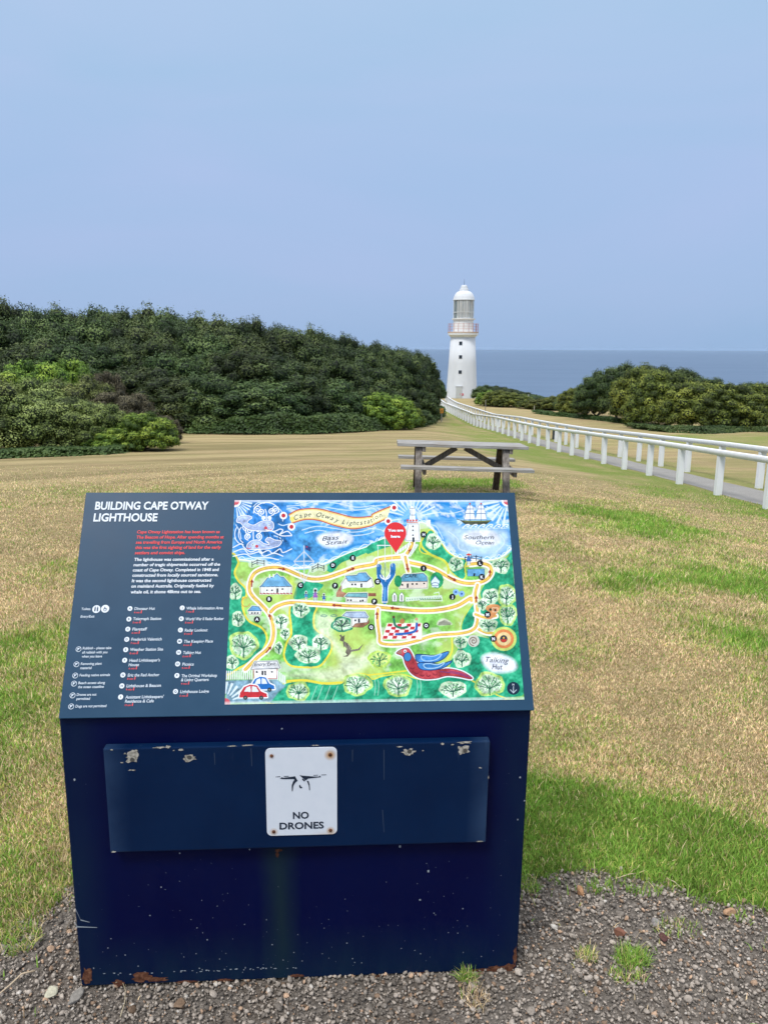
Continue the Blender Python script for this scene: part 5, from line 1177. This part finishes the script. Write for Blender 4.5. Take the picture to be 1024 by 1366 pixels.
bm = bmesh.new(); lathe(bm, [(14.3 * sh_, zz(400.6)), (14.3 * sh_, zz(399.9)), (13.9 * sh_, zz(398.6)), (13.2 * sh_, zz(396)), (12 * sh_, zz(393.2)), (10.4 * sh_, zz(390.9)), (8.6 * sh_, zz(389.4)), (6.6 * sh_, zz(388.9)), (6.2 * sh_, zz(388.6)), (6.0 * sh_, zz(386)), (4.9 * sh_, zz(385.6)), (4.7 * sh_, zz(383.4)), (4.1 * sh_, zz(383.2)), (3.9 * sh_, zz(381.6)), (3.0 * sh_, zz(380.9)), (0.1 * sh_, zz(380.6))], 40); dome = obj('dome', bm, lw.m, lt)
bm = bmesh.new(); tube(bm, [(0, 0, zz(380.5)), (0, 0, zz(373))], [.035, .015], 6); obj('lightning_rod', bm, dk, dome)
# windows and door set into the shaft, facing the lawn
fa = math.atan2(-LY, -LX)
def on_shaft(dx_px, py_, name, w_, h_, mat, dpt=.06, par=None):
    z_ = zz(py_); R_ = np.interp(z_, [0, zz(519), zz(484), zz(449)], [20.9 * sh_, 20.3 * sh_, 18.3 * sh_, 16.3 * sh_])
    lean = math.atan2(4.6 * sh_, zz(449)); off_ = dx_px * sh_; a_ = fa + math.asin(off_ / R_)
    bm = bmesh.new(); box(bm, (0, 0, 0), (dpt * 2, w_, h_), bev=.01)
    o = obj(name, bm, mat, lt); o.location = (cos(a_) * R_, sin(a_) * R_, z_); o.rotation_euler = (0, -lean, a_); return o
for py_, dxp in ((457, -2.8), (475, -2.6), (495, -2.6)):
    w_ = on_shaft(dxp, py_, 'window', .52, .56, dk, .06)
    bm = bmesh.new(); box(bm, (.065, 0, 0), (.02, .04, .54)); box(bm, (.067, 0, 0), (.02, .50, .04)); obj('glazing_bar', bm, Mat('window_bar', (.05, .06, .07), .5, .4).m, w_)
d0 = on_shaft(-3.6, 522.5, 'door', .98, 2.05, Mat('door_paint', (.40, .42, .41), .6, .3).m, .10)
bm = bmesh.new(); box(bm, (.02, 0, 1.09), (.26, 1.25, .10)); obj('door_hood', bm, lw.m, d0)
# low white railing ring round the tower foot
rr0 = 5.6
lf = thing('tower_railing', 'low white rail fence ringing the foot of the lighthouse', 'fence', (LX, LY, LZ))
P = []
for i in range(37):
    a_ = radians(-60 + i * 300 / 36.0); x_, y_ = rr0 * cos(a_), rr0 * sin(a_); z_ = float(gz(LX + x_, LY + y_)) - LZ; P.append((x_, y_, z_ + .9))
for i, p in enumerate(P):
    if i % 3 == 0 and (i < 2 or i > 3):
        bm = bmesh.new(); box(bm, (p[0], p[1], p[2] - .45), (.12, .12, 1.0)); obj('post', bm, wp.m, lf)
for dz_ in (0, -.4):
    bm = bmesh.new(); tube(bm, [(x_, y_, z_ + dz_) for x_, y_, z_ in P], [.06] * len(P), 6); obj('rail', bm, wp.m, lf)

# ------------------------------------------------------------------ small posts and signs
def post_sign(px, py, hgt, w_, h_, col_, label, cat, name='sign_post', pole=(.30, .30, .28), pr=.035):
    p = cast(px, py); t_ = thing(name, label, cat, tuple(p)); t_.rotation_euler = (0, 0, 0)
    bm = bmesh.new(); tube(bm, [(0, 0, -.1), (0, 0, hgt)], [pr, pr], 8); obj('pole', bm, Mat('pole', pole, .7, .3).m, t_)
    if w_:
        bm = bmesh.new(); box(bm, (0, -pr - .012, hgt - h_ / 2), (w_, .02, h_), bev=.004); f_ = obj('sign_face', bm, Mat('sign_face', col_, .5, .4).m, t_)
        return t_, f_
    return t_, None
t_, f_ = post_sign(588.5, 563, 1.02, .26, .36, (.62, .26, .03), 'small orange warning sign on a short post at the edge of the dark wood', 'sign')
bm = bmesh.new(); box(bm, (0, -.062, .85), (.045, .008, .13)); box(bm, (0, -.062, .74), (.045, .008, .035)); obj('warning_mark', bm, ink_k, f_)
t_, f_ = post_sign(615.5, 531.5, .85, .60, .34, (.55, .03, .05), 'red and white notice by the lighthouse door', 'sign')
bm = bmesh.new(); box(bm, (0, -.062, .68), (.46, .008, .05)); obj('sign_stripe', bm, ink_w, f_)
post_sign(703.8, 543, 1.5, 0, 0, None, 'tall thin pale post among the low shrubs right of the lighthouse', 'post', 'marker_post', (.36, .36, .30), .06)
post_sign(647, 548.5, 1.15, 0, 0, None, 'thin grey post on the dry slope just right of the lighthouse', 'post', 'marker_post', (.20, .19, .17), .04)
post_sign(712, 549, .6, 0, 0, None, 'short pale stake on the dry slope beyond the fence', 'post', 'marker_post', (.42, .40, .34), .03)
p = cast(739.5, 586); bn = thing('litter_bin', 'small dark box seen through the fence rails on the grass', 'bin', tuple(p))
bm = bmesh.new(); box(bm, (0, 0, .22), (.22, .22, .48), bev=.015); obj('body', bm, Mat('bin_green', (.03, .04, .045), .5, .4).m, bn); bm = bmesh.new(); box(bm, (0, 0, .48), (.25, .25, .04), bev=.01); obj('lid', bm, Mat('bin_lid', (.05, .06, .065), .4, .4).m, bn)

# ------------------------------------------------------------------ vegetation
def leaf_mat(name, c1, c2, c3):
    m = Mat(name, rough=.62, spec=.25)
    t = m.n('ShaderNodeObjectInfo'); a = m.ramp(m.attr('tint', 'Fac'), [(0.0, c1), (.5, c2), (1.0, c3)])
    hs = m.n('ShaderNodeHueSaturation'); m.l(a, hs.inputs['Color']); m.l(m.val(t.outputs['Random'], 0, 1, .488, .512), hs.inputs['Hue']); m.l(m.val(t.outputs['Random'], 0, 1, .66, 1.30), hs.inputs['Value'])
    m.color(hs.outputs[0]); tr = m.n('ShaderNodeBsdfTranslucent'); m.l(hs.outputs[0], tr.inputs[0]); mx = m.n('ShaderNodeMixShader'); mx.inputs[0].default_value = .08
    m.l(m.b.outputs[0], mx.inputs[1]); m.l(tr.outputs[0], mx.inputs[2]); m.l(mx.outputs[0], m.nt.nodes['Material Output'].inputs[0]); return m.m
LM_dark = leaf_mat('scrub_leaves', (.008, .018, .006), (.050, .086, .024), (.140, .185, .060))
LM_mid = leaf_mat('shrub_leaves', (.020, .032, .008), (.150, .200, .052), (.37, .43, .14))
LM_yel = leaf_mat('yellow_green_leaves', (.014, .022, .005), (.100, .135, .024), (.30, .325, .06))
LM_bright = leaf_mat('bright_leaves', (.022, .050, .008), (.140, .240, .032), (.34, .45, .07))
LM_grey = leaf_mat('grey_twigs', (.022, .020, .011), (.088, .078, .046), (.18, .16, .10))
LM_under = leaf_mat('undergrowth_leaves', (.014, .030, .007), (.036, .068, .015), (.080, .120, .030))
bark = Mat('bark', rough=.9, spec=.15); bark.color(bark.ramp(bark.noise(bark.coord('Object', (6, 6, 1)), 3, 4), [(.3, (.05, .042, .035)), (.7, (.14, .12, .10))]))
def leaves_at(C, Nn, size, r, tint):
    """quads centred at C facing Nn"""
    n = len(C); Nn = Nn / (np.linalg.norm(Nn, axis=1, keepdims=True) + 1e-9)
    t = r.normal(size=(n, 3)); a = np.cross(Nn, t); a /= (np.linalg.norm(a, axis=1, keepdims=True) + 1e-9); b = np.cross(Nn, a)
    s = (size * r.uniform(.6, 1.3, n))[:, None]; a = a * s; b = b * s * .8
    P = np.stack([C - a, C - b, C + a, C + b], 1)
    F = (np.arange(n) * 4)[:, None] + np.arange(4)[None]
    return P.reshape(-1, 3), F, np.repeat(tint, 4)
def crown_mesh(name, R, H, z0, ncl, npc, clr, leaf, seed, flat=.95, sub=3):
    """crown of clumps over a dome: R radius, H crown height, z0 height of its underside"""
    r = np.random.default_rng(seed); C, NN, T = [], [], []
    ctrs = []
    tries = 0
    while len(ctrs) < ncl and tries < ncl * 60:
        tries += 1
        u = r.uniform(-.35, 1.0); a = r.uniform(0, 2 * pi); st = math.sqrt(max(0, 1 - u * u)); f = r.uniform(.72, 1.04)
        c = np.array([R * st * cos(a) * f, R * st * sin(a) * f, z0 + H * .34 + H * .60 * u * f])
        if ctrs and min(np.linalg.norm(c - q) for q in ctrs) < clr * 1.28: continue
        ctrs.append(c)
    cube = []
    q_ = np.linspace(-1, 1, 5)
    for ax in range(3):
        for sg_ in (-1, 1):
            for u0, u1 in zip(q_[:-1], q_[1:]):
                for v0, v1 in zip(q_[:-1], q_[1:]):
                    f_ = []
                    for uu_, vv_ in ((u0, v0), (u1, v0), (u1, v1), (u0, v1)):
                        p_ = np.zeros(3); p_[ax] = sg_; p_[(ax + 1) % 3] = uu_; p_[(ax + 2) % 3] = vv_ * sg_; f_.append(p_ / np.linalg.norm(p_))
                    cube.append(f_)
    cube = np.array(cube); KP = []
    for c in ctrs:
        tintc = np.clip(r.normal(.5, .2), 0, 1); cr = clr * r.uniform(.75, 1.2)
        n = int(npc * (cr / clr) ** 2); d = r.normal(size=(n, 3)); d[:, 2] += .28; d /= np.linalg.norm(d, axis=1, keepdims=True)
        lump = 1 + .22 * np.sin(d[:, 0] * 7 + c[0] * 9) * np.sin(d[:, 1] * 7 + c[1] * 5) + .12 * np.sin(d[:, 2] * 11 + c[2])
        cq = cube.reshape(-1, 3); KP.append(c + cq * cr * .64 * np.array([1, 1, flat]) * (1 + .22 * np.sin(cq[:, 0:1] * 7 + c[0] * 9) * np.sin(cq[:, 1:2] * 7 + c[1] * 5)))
        C.append(c + d * cr * np.array([1, 1, flat]) * (lump * r.uniform(.80, 1.04, n))[:, None]); NN.append(d + r.normal(0, .26, (n, 3))); T.append(np.clip(tintc + r.normal(0, .14, n), .12, 1))
    C = np.vstack(C); NN = np.vstack(NN); T = np.concatenate(T)
    P, F, TT = leaves_at(C, NN, leaf, r, T)
    # inner mass of leaves, tinted darker to put shade into the gaps
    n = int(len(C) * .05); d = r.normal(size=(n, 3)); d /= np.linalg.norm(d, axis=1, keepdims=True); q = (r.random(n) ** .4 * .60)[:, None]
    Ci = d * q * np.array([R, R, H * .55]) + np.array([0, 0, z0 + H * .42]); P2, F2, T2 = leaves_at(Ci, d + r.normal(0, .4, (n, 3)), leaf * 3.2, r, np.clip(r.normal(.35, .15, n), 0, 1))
    P3 = np.vstack(KP); F3 = np.arange(len(P3)).reshape(-1, 4); T3 = np.zeros(len(P3))  # solid clump cores in the darkest tint, deep shade between leaves as colour
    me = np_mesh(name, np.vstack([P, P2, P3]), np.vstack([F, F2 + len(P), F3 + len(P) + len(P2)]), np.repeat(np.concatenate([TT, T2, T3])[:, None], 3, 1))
    return me
def trunk_mesh(R, z1, seed, rad=.09, limbs=5):
    r = random.Random(seed); bm = bmesh.new(); fork = z1 * .45
    tube(bm, [(0, 0, -.15), (r.uniform(-.1, .1), r.uniform(-.1, .1), fork * .5), (0, 0, fork)], [rad * 1.3, rad, rad * .85], 7)
    for i in range(limbs):
        a = 2 * pi * (i + r.random() * .6) / limbs; e = R * r.uniform(.45, .75)
        tube(bm, [(0, 0, fork * .8), (cos(a) * e * .45, sin(a) * e * .45, fork + (z1 - fork) * .45), (cos(a) * e, sin(a) * e, z1 + .3 * R)], [rad * .7, rad * .5, rad * .15], 6)
    me = bpy.data.meshes.new('trunk'); bm.to_mesh(me); bm.free(); me.materials.append(bark.m); return me
protos = {}
def proto(kind, nvar, **kw):
    L_ = []
    for q in range(nvar):
        me = crown_mesh('crown', seed=hash(kind) % 1 + 50 + q * 7 + len(kind), **{k_: v_ for k_, v_ in kw.items() if k_ not in ('mat', 'rad')}); me.materials.append(kw['mat'])
        L_.append((me, trunk_mesh(kw['R'], kw['z0'] + .2, q, kw.get('rad', .09))))
    protos[kind] = L_
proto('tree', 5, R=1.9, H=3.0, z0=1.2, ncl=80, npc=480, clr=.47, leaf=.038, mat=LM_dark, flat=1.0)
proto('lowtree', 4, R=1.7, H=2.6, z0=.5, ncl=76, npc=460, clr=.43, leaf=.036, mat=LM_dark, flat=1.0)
proto('shrub', 4, R=1.2, H=1.5, z0=.10, ncl=90, npc=480, clr=.26, leaf=.020, mat=LM_mid, rad=.04)
proto('bshrub', 2, R=1.2, H=1.6, z0=.02, ncl=130, npc=330, clr=.19, leaf=.021, mat=LM_bright, rad=.04)
proto('gshrub', 2, R=1.2, H=1.5, z0=.05, ncl=110, npc=260, clr=.20, leaf=.020, mat=LM_grey, rad=.04)
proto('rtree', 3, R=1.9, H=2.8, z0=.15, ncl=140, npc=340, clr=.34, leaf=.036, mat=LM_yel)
def plant(kind, x, y, hgt, wid, label, cat, name, group=None, seed=None):
    vs = protos[kind]; q = random.randrange(len(vs)) if seed is None else seed % len(vs); cm, tm = vs[q]
    ref = {'tree': (4.35, 1.9), 'lowtree': (3.1, 1.7), 'shrub': (1.65, 1.2), 'bshrub': (1.68, 1.2), 'gshrub': (1.6, 1.2), 'rtree': (3.1, 1.9)}[kind]
    root = thing(name, label, cat, (x, y, float(gz(x, y)) - .03), random.uniform(0, 6.28), group)
    root.scale = (wid / ref[1], wid / ref[1], hgt / ref[0])
    o = bpy.data.objects.new('crown', cm); COL.objects.link(o); o.parent = root
    o = bpy.data.objects.new('trunk', tm); COL.objects.link(o); o.parent = root
    return root
def top_height(px, d, topy):
    """tree height that brings its top to photo row topy at distance d along column px"""
    X_ = (px - 512) / FPX * (d * cos(PITCH) + 3 * .21); z_ = EYE - (topy - 464.5) / 1073 * d * 1.0
    return X_, z_ - float(gz(X_, d))
sil = lambda px: np.interp(px, [-400, -100, 0, 60, 100, 150, 200, 240, 300, 350, 400, 450, 500, 540, 560, 580, 592, 600], [400, 405, 409, 410, 416, 420, 414, 423, 429, 434, 440, 448, 458, 467, 474, 486, 500, 520])
frontd = lambda px: np.interp(px, [-400, 0, 215, 300, 400, 500, 560, 585, 600], [34, 33, 32.5, 31.0, 34, 40, 50, 66, 78])
cnt = 0
for row, (dd, frac) in enumerate(((2.0, .46), (4.6, .70), (7.6, .88), (11.2, 1.0), (15.0, .99))):
    step = 40 if row < 3 else 42
    px = -150 + row * 17
    while px < 573:
        d = frontd(px) + dd * np.interp(px, [0, 500, 560, 590], [1, 1.1, 1.0, .6]) + random.uniform(-.6, .6)
        ty_ = sil(px) + (1 - frac) * (frontbase := np.interp(px, [-200, 215, 300, 500, 560, 600], [600, 578, 580, 573, 562, 545]) - sil(px)) + random.uniform(-9, 7) * (1 if frac < .95 else .55) - 1
        X_, hgt = top_height(px, d, ty_)
        hgt = max(1.3, min(hgt, 7.2)); wd_ = random.uniform(1.35, 2.15) * np.interp(px, [450, 540, 580], [1, .85, .62])
        if row == 0:
            plant('lowtree', X_, d, hgt * 1.02, wd_, 'dark low tree on the lawn-side front edge of the dense wood', 'tree', 'scrub_tree', 'trees on the front edge of the dark wood')
        elif row < 3:
            plant('lowtree' if hgt < 3.6 else 'tree', X_, d, hgt * 1.02, wd_ * 1.05, 'dark green tree inside the dense wood, behind its front edge', 'tree', 'scrub_tree', 'trees in the middle of the dark wood')
        else:
            plant('tree' if hgt > 3.4 else 'lowtree', X_, d, hgt * 1.0, wd_ * 1.08, 'dark green tree on the crest of the dense wood, against the sky', 'tree', 'scrub_tree', 'trees on the skyline of the dark wood')
        cnt += 1; px += step * np.interp(px, [-150, 450, 560, 600], [1.0, .9, .55, .4]) * random.uniform(.85, 1.15)
# bright bushes at the foot of the wood
for px, py, top_, w_, lab in ((513, 573, 524, 1.6, 'round bright green bush at the foot of the dark wood'), (545, 571, 541, .8, 'small bright bush just right of the round bright bush'), (558, 569, 548, .8, 'dark green bush at the right end of the wood')):
    p = cast(px, py); X_, hgt = top_height(px, p[1] + .4, top_); plant('bshrub' if 'bright' in lab else 'lowtree', p[0], p[1] + .2, hgt, w_, lab, 'bush', 'bush')
# near-left shrubs
NS = [(-60, 606, 505, 1.7, 'shrub', 'olive green shrub half out of frame at the far left of the near thicket'), (22, 604, 530, 1.35, 'shrub', 'olive clumped shrub at the left edge, front of the near thicket'), (85, 602, 540, 1.25, 'shrub', 'grey-green clumped shrub in the front middle of the near thicket'),
      (130, 601, 545, .9, 'shrub', 'low olive shrub right of the thicket front middle'), (150, 602, 575, .75, 'bshrub', 'dark bright-leaved low bush beside the yellow-green shrub'), (192, 602, 556, .85, 'bshrub', 'yellow-green shrub at the right end of the near thicket'),
      (165, 590, 528, 1.1, 'gshrub', 'grey twiggy shrub at the right side of the near thicket'), (215, 592, 560, .6, 'gshrub', 'small grey dry shrub at the tip of the near thicket'), (60, 590, 517, 1.3, 'shrub', 'olive shrub in the second row of the near thicket, left'), (110, 588, 512, 1.3, 'shrub', 'olive shrub in the second row of the near thicket, right'),
      (0, 585, 500, 1.5, 'bshrub', 'bright green bush at the back left of the near thicket'), (48, 580, 489, 1.5, 'bshrub', 'tall bright green bush topping the near thicket'), (100, 578, 490, 1.35, 'bshrub', 'bright green bush at the back right of the near thicket'), (140, 578, 503, 1.1, 'gshrub', 'brown-grey twiggy bush behind the near thicket')]
for px, py, top_, w_, kd, lab in NS:
    p = cast(px, py); X_, hgt = top_height(px, p[1] + w_ * .5, top_); plant(kd, p[0] * (p[1] + w_ * .6) / p[1], p[1] + w_ * .6, hgt * 1.10, w_ * 1.05, lab, 'shrub', 'shrub')
# right bushes
RS = [(775, 556, 513, 2.0, 'rtree', 'dark low bush at the left foot of the right-hand thicket'), (820, 560, 487, 2.2, 'lowtree', 'tall grey-green tree at the left end of the right-hand thicket'), (850, 566, 488, 2.0, 'rtree', 'leafy bush in front of the tall grey-green tree'), (795, 560, 500, 1.7, 'lowtree', 'dark tree leaning at the left of the right-hand thicket'),
      (880, 572, 492, 2.1, 'rtree', 'yellow-green bush left of centre in the right-hand thicket'), (925, 574, 507, 2.1, 'rtree', 'yellow-green bush in the centre of the right-hand thicket'), (965, 575, 508, 2.1, 'rtree', 'yellow-green bush right of centre in the right-hand thicket'), (1008, 574, 510, 2.1, 'rtree', 'yellow-green bush second in from the right edge of the photo'),
      (1055, 574, 506, 2.2, 'rtree', 'yellow-green bush cut off by the right edge of the photo'), (860, 556, 485, 2.6, 'tree', 'high crest tree behind the right-hand thicket, left'), (900, 556, 491, 2.4, 'tree', 'high crest tree behind the right-hand thicket, middle'), (940, 558, 503, 2.3, 'tree', 'crest tree behind the right-hand thicket, right'), (1000, 558, 508, 2.4, 'tree', 'tree behind the bushes at the right edge'),
      (745, 548, 527, 1.7, 'rtree', 'low bush between the pale post and the right-hand thicket'), (760, 552, 524, 1.6, 'lowtree', 'small dark bush at the left tip of the right-hand thicket')]
for px, py, top_, w_, kd, lab in RS:
    p = cast(px, py); d_ = p[1] + w_ * .6; X_, hgt = top_height(px, d_, top_); plant(kd, p[0] * d_ / p[1], d_, max(1.0, hgt), w_, lab, 'bush', 'bush')
# low coastal scrub beside and behind the tower
LS = [(650, 542, 518, 1.5, 'bshrub'), (664, 543, 517, 1.8, 'rtree'), (679, 544, 520, 1.8, 'rtree'), (693, 544, 523, 1.7, 'rtree'), (708, 546, 529, 1.5, 'rtree'), (722, 547, 529, 1.6, 'rtree'), (737, 546, 530, 1.7, 'lowtree'), (752, 546, 529, 1.7, 'lowtree'),
      (648, 536, 512, 2.0, 'lowtree'), (662, 536, 513, 2.2, 'lowtree'), (677, 537, 516, 2.2, 'lowtree'), (692, 538, 520, 2.2, 'lowtree'), (707, 539, 524, 2.2, 'lowtree'), (722, 540, 527, 2.2, 'lowtree'), (738, 541, 529, 2.2, 'lowtree'), (581, 537, 505, 1.3, 'lowtree'), (573, 537, 500, 1.8, 'lowtree')]
for i, (px, py, top_, w_, kd) in enumerate(LS):
    p = cast(px, py); d_ = p[1] + 2; X_, hgt = top_height(px, d_, top_ + 3)
    lab = ('bright low shrub against the right foot of the lighthouse' if i == 0 else 'dark bush just left of the lighthouse foot' if i > 14 else 'low coastal shrub in the belt right of the lighthouse')
    plant(kd, p[0] * d_ / p[1], d_, max(.8, hgt), w_, lab, 'shrub', 'coastal_shrub', None if i == 0 else ('bushes left of the lighthouse foot' if i > 14 else 'coastal shrubs right of the lighthouse'))
# undergrowth under the wood
def undergrowth(name, pts, wid_, hgt_, n, mat, label, leaf=.06, seed=1):
    r = np.random.default_rng(seed); P0 = np.array([cast(*p)[:2] for p in pts]); sl = np.concatenate([[0], np.cumsum(np.hypot(*np.diff(P0, axis=0).T))])
    t = r.random(n) * sl[-1]; x = np.interp(t, sl, P0[:, 0]); y = np.interp(t, sl, P0[:, 1]); w_ = r.random(n)
    x2 = x + r.normal(0, .15, n); y2 = y + w_ * wid_ + (fbm(x, y, 1.5, 3, 2) - .5) * 1.2
    prof_ = np.clip(w_ * 4, .15, 1) * (.55 + .9 * fbm(x2, y2, .9, 12, 3)); z = gz(x2, y2) + hgt_ * prof_ * (1 - r.random(n) ** 2 * .6)
    C = np.stack([x2, y2, z], 1); Nn = r.normal(0, .6, (n, 3)) + np.array([0, -.4, 1])
    P, F, T = leaves_at(C, Nn, leaf, r, np.clip(fbm(x2, y2, .8, 5, 2) * 1.1 + r.normal(0, .15, n) - .05, 0, 1))
    tag(link(name, np_mesh(name, P, F, np.repeat(T[:, None], 3, 1)), mat), label, 'undergrowth', kind='stuff')
undergrowth('undergrowth', [(150, 577), (215, 575), (260, 579), (320, 581), (400, 580), (470, 577), (520, 574), (560, 570), (578, 562), (590, 555)], 3.6, .72, 80000, LM_under, 'dark green undergrowth in front of the dense wood')
undergrowth('undergrowth', [(-90, 616), (0, 612), (60, 610), (110, 608), (150, 605)], 1.0, .16, 22000, LM_under, 'grassy undergrowth along the front of the near thicket', .04, 2)
undergrowth('undergrowth', [(850, 572), (900, 578), (950, 579), (1000, 576), (1060, 578)], 2.0, .30, 16000, LM_under, 'grassy undergrowth along the front of the right-hand thicket', .06, 3)
undergrowth('undergrowth', [(715, 552), (750, 556), (790, 560), (840, 566)], 2.0, .30, 12000, LM_under, 'grassy undergrowth left of the right-hand thicket', .06, 4)

# ------------------------------------------------------------------ sea haze
bm = bmesh.new(); box(bm, (0, 0, (-101.0 + 24.0) / 2), (90000, 90000, 125.0))
hz = bpy.data.materials.new('haze'); hz.use_nodes = True; hn = hz.node_tree; hn.nodes.clear()
ho = hn.nodes.new('ShaderNodeOutputMaterial'); hv = hn.nodes.new('ShaderNodeVolumePrincipled'); hv.inputs['Color'].default_value = (.55, .74, .98, 1); hv.inputs['Density'].default_value = 1.6e-5; hv.inputs['Anisotropy'].default_value = .2
hn.links.new(hv.outputs[0], ho.inputs['Volume'])
tag(obj('haze', bm, hz), 'thin blue sea haze softening the horizon', 'haze', kind='stuff')
